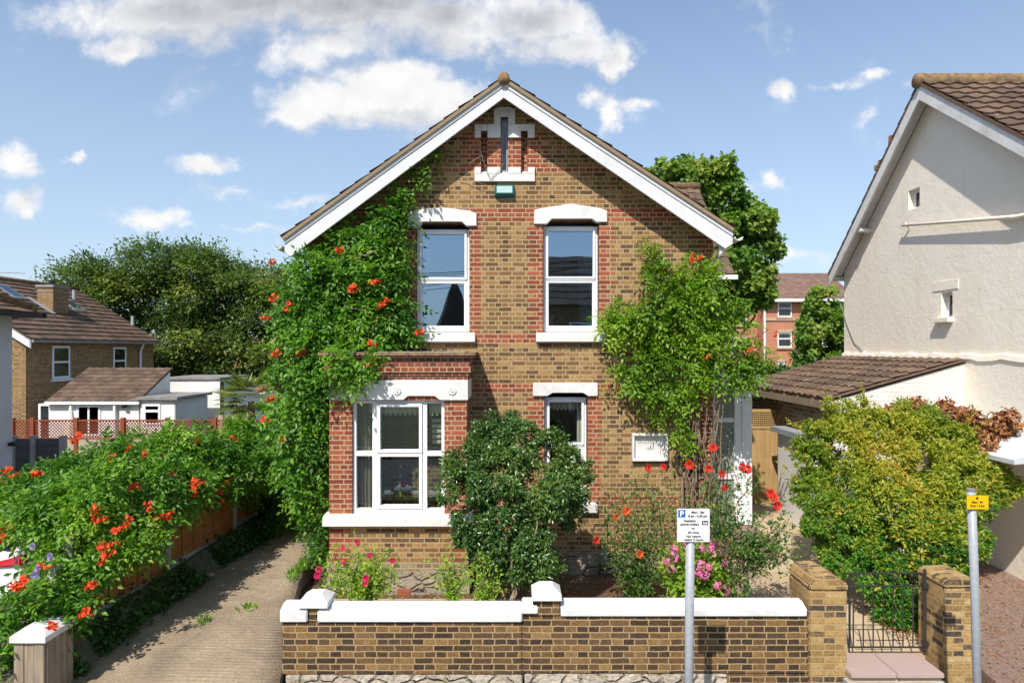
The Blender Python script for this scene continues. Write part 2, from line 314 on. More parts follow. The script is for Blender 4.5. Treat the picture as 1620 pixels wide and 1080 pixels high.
M['gold'] = leafmat('golden shrub leaf', [(0, G(.06, .14, .015)), (.28, G(.14, .23, .02)), (.55, G(.29, .34, .03)), (.82, G(.46, .41, .05)), (1, G(.50, .24, .05))])
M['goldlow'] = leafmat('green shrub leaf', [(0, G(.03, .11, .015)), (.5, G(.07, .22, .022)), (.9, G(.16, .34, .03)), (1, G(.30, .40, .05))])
M['bigtree'] = leafmat('beech hedge leaf', [(0, G(.03, .07, .02)), (.4, G(.075, .135, .033)), (.78, G(.20, .26, .055)), (1, G(.36, .34, .08))], .3)
M['syc'] = leafmat('sycamore leaf', [(0, G(.04, .11, .018)), (.45, G(.10, .21, .03)), (.8, G(.24, .33, .05)), (1, G(.42, .38, .08))], .38)
M['rose'] = leafmat('rose leaf', [(0, G(.03, .09, .02)), (.6, G(.08, .18, .035)), (.85, G(.2, .3, .05)), (1, G(.45, .38, .05))])
M['lime'] = leafmat('yellow green leaf', [(0, G(.10, .22, .02)), (.6, G(.26, .42, .04)), (1, G(.5, .5, .06))])
M['dead'] = leafmat('dead creeper leaf', [(0, G(.16, .06, .025)), (.5, G(.33, .14, .055)), (1, G(.50, .27, .12))], .15)
M['weed'] = leafmat('ivy weed leaf', [(0, G(.015, .05, .01)), (.7, G(.05, .13, .02)), (1, G(.12, .2, .04))], .2)
M['palm'] = leafmat('palm blade', [(0, G(.08, .13, .04)), (.6, G(.18, .24, .07)), (1, G(.4, .38, .14))])
M['dryleaf'] = leafmat('dry fallen leaf', [(0, G(.2, .06, .02)), (.6, G(.4, .16, .06)), (1, G(.5, .3, .12))], .1)
def petal(name, a, b): return leafmat(name, [(0, a), (1, b)], .25, .5, .2)
M['orange'] = petal('orange trumpet petal', (.55, .035, .02), (.90, .16, .045)); M['rosered'] = petal('coral red petal', (.60, .03, .025), (.88, .11, .07))
M['roseorange'] = petal('orange rose petal', (.85, .14, .04), (.95, .27, .08)); M['pink'] = petal('pink petal', (.62, .06, .26), (.85, .20, .42)); M['hyd'] = petal('hydrangea petal', (.60, .12, .34), (.85, .28, .50))
M['mauve'] = petal('mauve petal', (.34, .26, .62), (.5, .42, .75)); M['cerise'] = petal('cerise petal', (.65, .02, .14), (.80, .06, .24))

# ------------------------------------------------------------------ object helpers
def tag(o, label=None, cat=None, group=None, kind=None):
    if label: o['label'] = label
    if cat: o['category'] = cat
    if group: o['group'] = group
    if kind: o['kind'] = kind
    return o
def empty(name, loc, label=None, cat=None, group=None):
    o = bpy.data.objects.new(name, None); o.location = loc; o.empty_display_size = .1; C.objects.link(o); return tag(o, label, cat, group)
def wloc(o):
    v = Vector((0, 0, 0))
    while o is not None: v += Vector(o.location); o = o.parent
    return v
def smooth(me, s=True):
    me.polygons.foreach_set('use_smooth', [s]*len(me.polygons))
class MB:
    def __init__(s): s.v = []; s.f = []; s.mi = []; s.uv = {}
    def face(s, pts, mi=0):
        b = len(s.v); s.v += [tuple(p) for p in pts]; s.f.append(tuple(range(b, b+len(pts)))); s.mi.append(mi); return s
    def hexa(s, p, mi=0):   # 8 points: bottom 4 (ccw) top 4
        b = len(s.v); s.v += [tuple(q) for q in p]
        for q in ((3,2,1,0),(4,5,6,7),(0,1,5,4),(1,2,6,5),(2,3,7,6),(3,0,4,7)): s.f.append(tuple(b+i for i in q)); s.mi.append(mi)
        return s
    def box(s, x0, x1, y0, y1, z0, z1, mi=0):
        return s.hexa([(x0,y0,z0),(x1,y0,z0),(x1,y1,z0),(x0,y1,z0),(x0,y0,z1),(x1,y0,z1),(x1,y1,z1),(x0,y1,z1)], mi)
    def prism(s, poly, a0, a1, axis='y', mi=0):
        """poly of 2-D points extruded along an axis: y -> (x,z), x -> (y,z), z -> (x,y)"""
        def q(p, a): return {'y': (p[0], a, p[1]), 'x': (a, p[0], p[1]), 'z': (p[0], p[1], a)}[axis]
        n = len(poly); b = len(s.v); s.v += [q(p, a0) for p in poly]+[q(p, a1) for p in poly]
        s.f.append(tuple(range(b, b+n))); s.f.append(tuple(range(b+2*n-1, b+n-1, -1))); s.mi += [mi, mi]
        for i in range(n): j = (i+1) % n; s.f.append((b+i, b+n+i, b+n+j, b+j)); s.mi.append(mi)
        return s
    def tube(s, pts, rad, n=8, mi=0, cap=True):
        pts = [Vector(p) for p in pts]; rad = rad if hasattr(rad, '__len__') else [rad]*len(pts); b = len(s.v); prev = None
        for i, p in enumerate(pts):
            d = (pts[min(i+1, len(pts)-1)]-pts[max(i-1, 0)]).normalized()
            a = Vector((0, 0, 1)) if abs(d.z) < .9 else Vector((0, 1, 0))
            if prev is not None: a = prev
            u = (a-d*a.dot(d)).normalized(); prev = u; ww = d.cross(u)
            for k in range(n):
                t = 2*math.pi*k/n; s.v.append(tuple(p+(u*math.cos(t)+ww*math.sin(t))*rad[i]))
        for i in range(len(pts)-1):
            for k in range(n):
                j = (k+1) % n; s.f.append((b+i*n+k, b+i*n+j, b+(i+1)*n+j, b+(i+1)*n+k)); s.mi.append(mi)
        if cap:
            s.f.append(tuple(b+k for k in range(n-1, -1, -1))); s.f.append(tuple(b+(len(pts)-1)*n+k for k in range(n))); s.mi += [mi, mi]
        return s
    def build(s, name, mats, parent=None, sm=False, bevel=0, fix=True, uvs=None):
        me = bpy.data.meshes.new(name); off = wloc(parent) if parent is not None else Vector((0, 0, 0))
        me.from_pydata([(a-off.x, b-off.y, c-off.z) for a, b, c in s.v], [], s.f)
        if not isinstance(mats, (list, tuple)): mats = [mats]
        for m in mats: me.materials.append(m)
        me.polygons.foreach_set('material_index', s.mi)
        if uvs is not None:
            l = me.uv_layers.new(name='UVMap')
            for i, lp in enumerate(me.loops): l.data[i].uv = uvs[lp.vertex_index]
        if fix:
            bm = bmesh.new(); bm.from_mesh(me); bmesh.ops.recalc_face_normals(bm, faces=bm.faces)
            if bevel: bmesh.ops.bevel(bm, geom=[e for e in bm.edges if e.is_manifold and e.calc_face_angle(0) > .5], offset=bevel, segments=2, affect='EDGES', clamp_overlap=True)
            bm.to_mesh(me); bm.free()
        if sm: smooth(me)
        o = bpy.data.objects.new(name, me); C.objects.link(o)
        if parent is not None: o.parent = parent
        return o
def bx(name, dims, m, parent=None, bevel=0): return MB().box(*dims).build(name, m, parent, bevel=bevel)
def struct(o): o['kind'] = 'structure'; return o
def copy_obj(o, parent=None, loc=None, rot=None, scale=None):
    c = o.copy(); C.objects.link(c); c.parent = parent
    if loc is not None: c.location = loc
    if rot is not None: c.rotation_euler = rot
    if scale is not None: c.scale = scale
    return c
def textobj(body, size, mat_, loc, parent, name='lettering', align='LEFT', ext=.0008, sx=1.0):
    cu = bpy.data.curves.new('t', 'FONT'); cu.body = body; cu.size = size; cu.align_x = align; cu.extrude = ext; cu.offset = size*.022
    o = bpy.data.objects.new('t', cu); C.objects.link(o)
    me = bpy.data.meshes.new_from_object(o.evaluated_get(bpy.context.evaluated_depsgraph_get()))
    bpy.data.objects.remove(o); me.materials.clear(); me.materials.append(mat_)
    r = bpy.data.objects.new(name, me); C.objects.link(r); r.parent = parent
    r.rotation_euler = (R(90), 0, 0); r.scale = (sx, 1, 1)
    r.location = Vector(loc)-(wloc(parent)); return r

# ---- roof made of real overlapping courses
def roof_plane(e0, e1, r1, r0, name, m, parent, ch=.30, cw=.30, step=.025, wave=0.0, thick=.06):
    """e0-e1 eave line, r0-r1 ridge line (r0 above e0)"""
    e0, e1, r0, r1 = map(Vector, (e0, e1, r0, r1))
    nrm = (e1-e0).cross(r0-e0).normalized()
    if nrm.z < 0: nrm = -nrm
    L = ((r0-e0).length+(r1-e1).length)/2; nc = max(1, round(L/ch)); W = max((e1-e0).length, (r1-r0).length)
    nt = max(1, round(W/cw)); sub = 6 if wave else 1; cols = nt*sub
    b = MB(); uvs = []
    def pt(s_, t_): return (e0+(e1-e0)*s_)*(1-t_)+(r0+(r1-r0)*s_)*t_
    for c in range(nc):
        t0 = c/nc; t1 = min(1.0, (c+1)/nc+.02/L); base_ = len(b.v)
        for (t_, h, vv) in ((t0, -.004, c+.3), (t0, step, c+.4), (t1, .004, c+.9)):
            for k in range(cols+1):
                s_ = k/cols; wv = wave*(math.sin(2*math.pi*(k % sub)/sub)) if wave else 0
                jit = (random.random()-.5)*.012
                p = pt(s_, t_)+nrm*(h+wv+jit); b.v.append(tuple(p)); uvs.append((s_*nt, vv))
        n1_ = cols+1
        for rr in range(2):
            for k in range(cols):
                a = base_+rr*n1_+k; b.f.append((a, a+1, a+1+n1_, a+n1_)); b.mi.append(0)
    # underside and edges
    q = [pt(0, 0), pt(1, 0), pt(1, 1), pt(0, 1)]; lo = [p-nrm*thick for p in q]; hi = [p-nrm*.006 for p in q]; bs = len(b.v)
    b.hexa(lo+hi); uvs += [(.5, .5)]*8
    return b.build(name, m, parent, fix=False, uvs=uvs)

# ---- foliage
def mesh_tris(name, verts, tris, rnd, m, parent=None, smooth_=False):
    me = bpy.data.meshes.new(name); nv, nf = len(verts), len(tris)
    off = wloc(parent) if parent is not None else Vector((0, 0, 0))
    verts = verts-np.array(off)
    me.vertices.add(nv); me.vertices.foreach_set('co', verts.astype(np.float32).ravel())
    me.loops.add(nf*3); me.loops.foreach_set('vertex_index', tris.astype(np.int32).ravel())
    me.polygons.add(nf); me.polygons.foreach_set('loop_start', np.arange(0, nf*3, 3, dtype=np.int32)); me.polygons.foreach_set('loop_total', np.full(nf, 3, dtype=np.int32))
    a = me.attributes.new('rnd', 'FLOAT', 'FACE'); a.data.foreach_set('value', rnd.astype(np.float32))
    me.materials.append(m); me.update(); me.validate()
    o = bpy.data.objects.new(name, me); C.objects.link(o)
    if parent is not None: o.parent = parent
    return o
def unit(a): return a/np.maximum(np.linalg.norm(a, axis=-1, keepdims=True), 1e-9)
def leaf_arrays(p, ax, nr, size, wid=.42, fold=.12, rnd=None):
    """folded four-point leaves: p base, ax direction, nr face normal"""
    n = len(p); ax = unit(ax); sd = unit(np.cross(ax, nr)); nr = np.cross(sd, ax); s = size[:, None]
    v = np.empty((n, 4, 3)); v[:, 0] = p
    v[:, 1] = p+ax*s*.45+sd*s*wid*.5+nr*s*fold; v[:, 2] = p+ax*s-nr*s*fold*.6; v[:, 3] = p+ax*s*.45-sd*s*wid*.5+nr*s*fold
    i = np.arange(n)[:, None]*4; t = np.stack([i+[0, 2, 1], i+[0, 3, 2]], 1).reshape(-1, 3)
    r = rng.random(n) if rnd is None else rnd
    return v.reshape(-1, 3), t, np.repeat(r, 2)
def clump_noise(p, f=1.6, seed=0):
    a = np.sin(p[:, 0]*f*2.1+seed)+np.sin(p[:, 1]*f*1.7+1.3+seed)+np.sin(p[:, 2]*f*2.3+.7*seed)+np.sin((p[:, 0]+p[:, 2])*f*4.1+seed*2)*.6+np.sin((p[:, 1]-p[:, 2])*f*3.7)*.6
    return np.clip(.5+a/7, 0, 1)
def lobe_points(lobes, n, subr=(.22, .42), nsub=16, inner=.62, zcut=None):
    """points and outward normals on bumpy shells of ellipsoid lobes (x,y,z,rx,ry,rz)"""
    L = np.array(lobes, float); area = (L[:, 3]*L[:, 5]+L[:, 3]*L[:, 4]+L[:, 4]*L[:, 5]); pr = area/area.sum()
    cs, rs = [], []
    for l in L:
        k = max(5, int(nsub)); d = unit(rng.normal(size=(k, 3))); rad = rng.uniform(*subr, k)*l[3:].mean()
        cs.append(l[:3]+d*l[3:]*rng.uniform(.55, .92, (k, 1))); rs.append(rad)
    P_, N_ = [], []; need = n
    cnt = rng.multinomial(n*3, pr)
    for l, c, r, k in zip(L, cs, rs, cnt):
        if k == 0: continue
        j = rng.choice(len(c), k, p=r**2/np.sum(r**2)); d = unit(rng.normal(size=(k, 3)))
        asp = l[3:]/l[3:].mean(); q = c[j]+d*(r[j]*rng.uniform(.8, 1.08, k))[:, None]*np.minimum(asp, 1.2)
        P_.append(q); N_.append(unit(d*.7+(q-l[:3])/l[3:]*.6))
    P_ = np.concatenate(P_); N_ = np.concatenate(N_)
    keep = np.ones(len(P_), bool)
    for l in L: keep &= (np.linalg.norm((P_-l[:3])/l[3:], axis=1) > inner) | (rng.random(len(P_)) < .10)
    if zcut is not None: keep &= P_[:, 2] > zcut
    P_, N_ = P_[keep], N_[keep]
    s = rng.permutation(len(P_))[:n]; return P_[s], N_[s]
def rosettes(pts, nrm, k, size, wid=.45, droop=.15, up=.5, spread=.9, tint=None, jit=.3):
    n = len(pts); pp = np.repeat(pts, k, 0); nn = np.repeat(nrm, k, 0); m = n*k
    ax = nn*.55+rng.normal(size=(m, 3))*spread*.6+np.array([0, 0, -droop])
    nr = nn*.6+np.array([0, -.1, up])+rng.normal(size=(m, 3))*jit
    sz = size*rng.uniform(.65, 1.25, m)
    r0 = clump_noise(pts) if tint is None else tint
    rr = np.clip(np.repeat(r0, k)*.6+rng.random(m)*.45, 0, 1)
    return leaf_arrays(pp+rng.normal(size=(m, 3))*size*.35, ax, nr, sz, wid, rnd=rr)
def sprays(pts, nrm, L, nl=4, wid=.45, droop=.55, tint=None):
    """pinnate leaves: a drooping rachis with paired leaflets and one at the tip"""
    n = len(pts); d = unit(nrm*.8+rng.normal(size=(n, 3))*.55+np.array([0, 0, -droop*.5])); Ls = L*rng.uniform(.6, 1.25, n)
    up = unit(nrm*.7+np.array([0, -.2, .6])+rng.normal(size=(n, 3))*.25); sd = unit(np.cross(d, up)); nr = np.cross(sd, d)
    A, T, Rr = [], [], []; o = 0
    r0 = clump_noise(pts, 2.2) if tint is None else tint
    for i in range(nl+1):
        t = (i+.6)/(nl+.6); sag = -droop*.5*t*t
        q = pts+d*(Ls*t)[:, None]+np.array([0, 0, 1])*(Ls*sag)[:, None]
        for s in ((1, -1) if i < nl else (0,)):
            ax = sd*s*1.0+d*(.55 if s else 1)+np.array([0, 0, -.25])+rng.normal(size=(n, 3))*.18
            v, tr, r = leaf_arrays(q, ax, nr+rng.normal(size=(n, 3))*.22, Ls*rng.uniform(.30, .46, n), wid, rnd=np.clip(r0*.6+rng.random(n)*.42, 0, 1))
            A.append(v); T.append(tr+o); Rr.append(r); o += len(v)
    return np.concatenate(A), np.concatenate(T), np.concatenate(Rr)
def merge(*parts):
    A, T, Q = [], [], []; o = 0
    for v, t, r in parts: A.append(v); T.append(t+o); Q.append(r); o += len(v)
    return np.concatenate(A), np.concatenate(T), np.concatenate(Q)
def lobe(px, py, r, Y, ry=None, rz=None, asp=1.0):
    x_, y_, z_ = P(px, py, Y); rr = r*Y/F; return (x_, y_, z_, rr, ry if ry else rr*.8, rr*asp if rz is None else rz)
# ---- flower templates (several per kind, shared mesh data)
def flower_mesh(kind, m, seed):
    g = random.Random(seed); V, T = [], []
    def leafq(p, ax, nr, s, wd):
        v, t, _ = leaf_arrays(np.array([p], float), np.array([ax], float), np.array([nr], float), np.array([s]), wd, .16)
        b = sum(len(q) for q in V); V.append(v); T.append(t+b)
    def trumpet(o, d, L, r):
        o, d = Vector(o), Vector(d).normalized(); a = Vector((0, 0, 1)) if abs(d.z) < .8 else Vector((1, 0, 0)); u_ = d.cross(a).normalized(); w_ = d.cross(u_)
        n = 10; rings = [(0, .12), (.7, .28), (.9, .55), (1.0, 1.0)]; vs = []
        for t, q in rings:
            for k in range(n):
                th = 2*math.pi*k/n; rq = q*r*(1.22 if (k % 2 == 0 and q > .9) else 1.0); vs.append(tuple(o+d*(L*t)+(u_*math.cos(th)+w_*math.sin(th))*rq))
        ts = []
        for i in range(3):
            for k in range(n):
                j = (k+1) % n; ts += [(i*n+k, i*n+j, (i+1)*n+j), (i*n+k, (i+1)*n+j, (i+1)*n+k)]
        b = sum(len(q) for q in V); V.append(np.array(vs)); T.append(np.array(ts)+b)
    if kind == 'trumpet':
        for k in range(g.randint(4, 7)):
            th = g.uniform(-1.5, 1.5); ph = g.uniform(-.6, .8); d = (math.sin(th)*math.cos(ph), -math.cos(th)*math.cos(ph), math.sin(ph)-.1)
            trumpet((g.uniform(-.03, .03), g.uniform(-.02, .02), g.uniform(-.03, .03)), d, g.uniform(.055, .08), g.uniform(.022, .032))
    elif kind == 'rose':
        for ring, (n, tilt, s, r) in enumerate(((4, 1.45, .024, .004), (5, 1.25, .032, .010), (6, 1.0, .036, .016), (7, .7, .038, .021), (8, .35, .036, .024), (7, -.1, .032, .024))):
            for k in range(n):
                th = 2*math.pi*(k+.37*ring)/n+g.uniform(-.15, .15); rad = Vector((math.cos(th), 0, math.sin(th))); fw = Vector((0, -1, 0))
                ax = rad*math.cos(tilt)+fw*math.sin(tilt); nr = fw*math.cos(tilt)-rad*math.sin(tilt)
                leafq(tuple(rad*r), tuple(ax), tuple(nr), s, 1.05)
    elif kind == 'head':      # domed head of many four-petalled florets
        for k in range(34):
            d = Vector((g.gauss(0, 1), g.gauss(-.6, 1), g.gauss(.3, 1))).normalized(); p = d*.055; p.z *= .8
            a = d.orthogonal().normalized(); b_ = d.cross(a)
            for q in range(4):
                th = q*math.pi/2; leafq(tuple(p), tuple(a*math.cos(th)+b_*math.sin(th)+d*.2), tuple(d), .019, .95)
    v = np.concatenate(V); t = np.concatenate(T)
    o = mesh_tris('flower_head', v, t, np.array([g.random()*.5+.5*((i//2) % 5)/4 for i in range(len(t))]), m)
    me = o.data; bpy.data.objects.remove(o); return me
FL = {k: [flower_mesh(kk, M[mm], i*7+hash_) for i in range(4)] for k, (kk, mm, hash_) in {
    'trumpet': ('trumpet', 'orange', 1), 'rosered': ('rose', 'rosered', 2), 'roseorange': ('rose', 'roseorange', 3), 'hyd': ('head', 'hyd', 4),
    'cerise': ('rose', 'cerise', 5), 'pink': ('rose', 'pink', 6), 'mauve': ('rose', 'mauve', 8)}.items()}
def flower(kind, loc, parent, scale=1.0, name='flower_cluster'):
    o = bpy.data.objects.new(name, random.choice(FL[kind])); C.objects.link(o); o.parent = parent
    o.location = Vector(loc)-wloc(parent); s = scale*random.uniform(.85, 1.2); o.scale = (s, s, s)
    o.rotation_euler = (random.uniform(-.5, .3), random.uniform(-3, 3) if kind != 'trumpet' else random.uniform(-.6, .6), random.uniform(-.5, .5)); return o
def branchy(b, p0, p1, r0, r1, wob=.06, n=6, sides=6):
    p0, p1 = Vector(p0), Vector(p1); L = (p1-p0).length; pts = []
    for i in range(n+1):
        t = i/n; q = p0.lerp(p1, t)+Vector((random.uniform(-1, 1), random.uniform(-1, 1), random.uniform(-.5, .5)))*wob*L*(math.sin(math.pi*t)); pts.append(q)
    b.tube(pts, [r0+(r1-r0)*i/n for i in range(n+1)], sides); return pts
#%%PART2
# ================================================================== SETTING
def slab(name, pts, m, bottom=-.5):
    """pts: (x,y,z) outline of the top, extruded down to bottom"""
    b = MB(); n = len(pts); b.v += [tuple(p) for p in pts]+[(p[0], p[1], bottom) for p in pts]
    b.f.append(tuple(range(n))); b.f.append(tuple(range(2*n-1, n-1, -1))); b.mi += [0, 0]
    for i in range(n): j = (i+1) % n; b.f.append((i, i+n, j+n, j)); b.mi.append(0)
    return struct(b.build(name, m))
g_ = MB(); g_.face([(-600, -600, -.36), (600, -600, -.36), (600, 900, -.36), (-600, 900, -.36)]); struct(g_.build('ground', M['ground'], fix=False))
slab('road', [(-60, -3.2, -.13), (60, -3.2, -.13), (60, 4.4, -.13), (-60, 4.4, -.13)], M['asphalt'])
slab('pavement', [(-60, 4.4, .0), (60, 4.4, .0), (60, 7.1, .02), (-60, 7.1, .02)], M['pave'])
slab('far_pavement', [(-60, -5.2, .0), (60, -5.2, .0), (60, -3.2, .0), (-60, -3.2, .0)], M['pave'])
# driveway: rises away from the street
dv = MB(); N = 26
def dz(y): return np.interp(y, [7.1, 7.6, 10, 13, 20], [.03, .11, .30, .50, .70])
def dx0(y): return np.interp(y, [7, 7.9, 10, 13, 20], [-4.98, -4.95, -4.72, -4.25, -4.2])
def dx1(y): return np.interp(y, [7, 7.7, 9.2, 10.6, 20], [-2.50, -2.60, -2.98, -3.28, -3.33])
ys = np.linspace(7.1, 20, N)
for i, yy in enumerate(ys):
    for t in np.linspace(0, 1, 9): dv.v.append((dx0(yy)+(dx1(yy)-dx0(yy))*t, yy, dz(yy)+.025*math.sin(3*t)+.008*math.sin(yy*3+t*7)))
for i in range(N-1):
    for k in range(8): a = i*9+k; dv.f.append((a, a+1, a+10, a+9)); dv.mi.append(0)
b0 = len(dv.v)
for k, (x_, i) in enumerate([(j, 0) for j in range(9)]): vv = dv.v[k]; dv.v.append((vv[0], vv[1], -.4))
for k in range(8): dv.f.append((k+1, k, b0+k, b0+k+1)); dv.mi.append(0)
b1 = len(dv.v)
for i in range(N): vv = dv.v[i*9+8]; dv.v.append((vv[0], vv[1], -.4))
for i in range(N-1): dv.f.append((i*9+8, b1+i, b1+i+1, (i+1)*9+8)); dv.mi.append(0)
o = dv.build('driveway', M['drive'], fix=False, sm=True); struct(o)
# planting strip / kerb between drive and fence
ks = MB()
for i, yy in enumerate(ys):
    xa = dx0(yy); top = dz(yy)+.28
    for (xx, zz) in ((xa+.06, dz(yy)-.03), (xa-.08, dz(yy)+.12), (xa-.22, top), (-7.5, top+.02)): ks.v.append((xx+random.uniform(-.02, .02), yy, zz+random.uniform(-.02, .02)))
for i in range(N-1):
    for k in range(3): a = i*4+k; ks.f.append((a, a+1, a+5, a+4)); ks.mi.append(0)
struct(ks.build('planting_bank', M['moss'], fix=True))
slab('neighbour_yard', [(-14, 7.1, .12), (-7.4, 7.1, .12), (-7.4, 19, .2), (-14, 19, .2)], M['pave'])
slab('garden_bed', [(-3.05, 8.9, .03), (-2.5, 7.75, .03), (3.2, 7.75, .05), (3.2, 11.4, .06), (-3.3, 11.4, .05), (-3.3, 10.4, .05)], M['soil'])
slab('garden_paving', [(-2.95, 8.95, .05), (-2.45, 7.76, .05), (.55, 7.76, .055), (.55, 10.25, .055), (-2.95, 10.25, .055)], M['slab'])
slab('garden_path', [(3.12, 8.05, .36), (3.7, 7.86, .31), (5.15, 7.86, .31), (5.25, 11, .55), (5.25, 14.2, .68), (3.4, 14.2, .68), (3.15, 10.9, .55)], M['slab'])
slab('shrub_bed', [(5.15, 7.9, .30), (5.35, 7.9, .33), (5.9, 10, .45), (6.3, 14.2, .55), (5.25, 14.2, .60), (5.25, 11, .50)], M['soil'])
slab('side_path', [(5.2, 7.12, .20), (12, 7.12, .20), (12, 9, .36), (7.62, 9, .36), (7.62, 12.5, .44), (5.7, 12.5, .44)], M['redpath'])

# ================================================================== THE HOUSE
YF = 11.4; SF = F/YF
U = lambda px: (px-HX)/SF
Z = lambda py: CZ+(HY-py)/SF
house = empty('brick_house', (0, YF, 0), 'detached yellow and red brick villa with white gable boards and a square bay', 'house')
WL, WR = -3.35, 3.36
# roof lines at the wall (x -> underside of roof)
AX, AZ = -.132, 8.10
SLOPE_L, SLOPE_R = .720, .655
def roofz(x_): return AZ-(AX-x_)*SLOPE_L if x_ < AX else AZ-(x_-AX)*SLOPE_R
OPEN = {'ul': (U(657), U(743), Z(527), Z(352)), 'ur': (U(859), U(948), Z(527), Z(348)), 'lr': (U(861), U(930), Z(797), Z(622))}
SLOTS = [(U(761), U(771), Z(276), Z(208)), (U(792.5), U(803.5), Z(276), Z(186)), (U(824.5), U(834.5), Z(276), Z(208))]
def isred(x_, z_, row):
    px = HX+x_*SF; py = HY-(z_-CZ)*SF; w1, w2 = (19, 11) if row % 2 else (12, 19)
    t = row % 2
    if 330 < py < 350: return True                     # band at upper lintels
    if 526 < py < 542: return True                     # band at upper sills
    if 605 < py < 621 and px > 750: return True
    if 784 < py < 799 and px > 750: return True
    if 262 < py < 270: return True
    if 350 <= py <= 526:
        for (a, c) in ((657, 743), (859, 948)):
            e = 21 if t else 16
            if a-e < px < a or c < px < c+e: return True
    if 621 <= py <= 784:
        e = 21 if t else 15
        if 861-e-4 < px < 861 or 930 < px < 930+e: return True
    if 208 < py < 262:
        e = 14 if t else 5
        if 745-e < px < 850+e: return True
        if 200 < py < 218 and 738 < px < 858: return True
    if px > 1128-(32 if t else 22): return True
    if px < 493+(32 if t else 22): return True
    return False
def wall_grid(name, x0, x1, z0, z1, yy, openings, redf, mats, parent, clip=None, dx=.1125):
    xs = set(np.round(np.arange(x0, x1, dx), 4)) | {x1}; zs = set(np.round(np.arange(math.ceil(z0/.075)*.075, z1, .075), 4)) | {z0, z1}
    for (a, c, d, e) in openings: xs |= {a, c}; zs |= {d, e}
    xs = sorted(xs); zs = sorted(zs); idx = {}
    b = MB()
    def vid(i, k):
        if (i, k) not in idx: idx[(i, k)] = len(b.v); b.v.append((xs[i], yy, zs[k]))
        return idx[(i, k)]
    for i in range(len(xs)-1):
        for k in range(len(zs)-1):
            cx, cz = (xs[i]+xs[i+1])/2, (zs[k]+zs[k+1])/2
            if any(a < cx < c and d < cz < e for (a, c, d, e) in openings): continue
            b.f.append((vid(i, k), vid(i+1, k), vid(i+1, k+1), vid(i, k+1))); b.mi.append(1 if redf(cx, cz, int(cz//.075)) else 0)
    o = b.build(name, mats, parent, fix=False)
    if clip:
        bm = bmesh.new(); bm.from_mesh(o.data); off = wloc(parent)
        for (pt, n_) in clip: bmesh.ops.bisect_plane(bm, geom=bm.verts[:]+bm.edges[:]+bm.faces[:], plane_co=Vector(pt)-off, plane_no=n_, clear_outer=True)
        bm.to_mesh(o.data); bm.free()
    return o
def reveals(b, op, y0, y1, mi=1):
    a, c, d, e = op
    b.face([(a, y0, d), (a, y1, d), (a, y1, e), (a, y0, e)], mi); b.face([(c, y0, e), (c, y1, e), (c, y1, d), (c, y0, d)], mi)
    b.face([(a, y0, e), (a, y1, e), (c, y1, e), (c, y0, e)], mi); b.face([(a, y1, d), (a, y0, d), (c, y0, d), (c, y1, d)], mi)
clip = [((AX, YF, AZ-.10), (-SLOPE_L, 0, 1)), ((AX, YF, AZ-.10), (SLOPE_R, 0, 1))]
wall_grid('front_wall', WL, WR, .42, 8.2, YF, list(OPEN.values())+SLOTS, isred, [M['stock'], M['red']], house, clip)
for op in OPEN.values(): b = MB(); reveals(b, op, YF, YF+.22); b.build('window_reveal', [M['stock'], M['red']], house, fix=False)
for i, op in enumerate(SLOTS):
    b = MB(); reveals(b, op, YF, YF+.12); b.face([(op[0], YF+.12, op[2]), (op[1], YF+.12, op[2]), (op[1], YF+.12, op[3]), (op[0], YF+.12, op[3])], 1); b.build('slot_recess', [M['stock'], M['red']], house, fix=False)
# side, back walls, floor between storeys
b = MB(); zl, zr = roofz(WL)-.1, roofz(WR)-.1; YB_ = 19.0
b.face([(WL, YF, .0), (WL, YF, zl), (WL, YB_, zl), (WL, YB_, .0)]); b.face([(WR, YF, 0), (WR, YB_, 0), (WR, YB_, zr), (WR, YF, zr)])
b.face([(WL, YB_, 0), (WL, YB_, zl), (AX, YB_, AZ-.1), (WR, YB_, zr), (WR, YB_, 0)])
b.build('side_wall', M['stock'], house, fix=False)
b = MB(); b.box(WL+.02, WR-.02, YF+.3, YB_-.02, 3.62, 3.78); b.box(WL+.02, WR-.02, 14.6, 14.7, .1, 3.6); b.box(WL+.02, WR-.02, 14.6, 14.7, 3.8, 5.6); b.box(-.1, .0, YF+.35, 14.5, .1, 6); b.box(WL+.02, WR-.02, YF+.3, YB_-.1, 5.95, 6.0)
b.build('room_partition', M['room'], house)
bx('stone_plinth', (WL-.03, WR+.03, YF-.06, YF+.2, -.1, .42), M['stonelow'], house)
# roof
YR0, YR1 = 10.93, 19.3
EL, ER = -3.70, 3.57
zt = lambda x_: roofz(x_)+.06
roofo = roof_plane((EL, YR0, zt(EL)), (EL, YR1, zt(EL)), (AX, YR1, zt(AX)), (AX, YR0, zt(AX)), 'roof', M['tile_e'], house, step=.03)
rr_ = roof_plane((ER, YR0, zt(ER)), (ER, YR1, zt(ER)), (AX, YR1, zt(AX)), (AX, YR0, zt(AX)), 'roof', M['tile_e'], house, step=.03)
b = MB()
for k in range(18):
    y0 = YR0-.02+k*.46; r = .10
    b.tube([(AX, y0, zt(AX)-.03), (AX, y0+.44, zt(AX)-.03)], [r, r*.93], 12)
b.build('ridge_tiles', M['ridge'], house, sm=True)
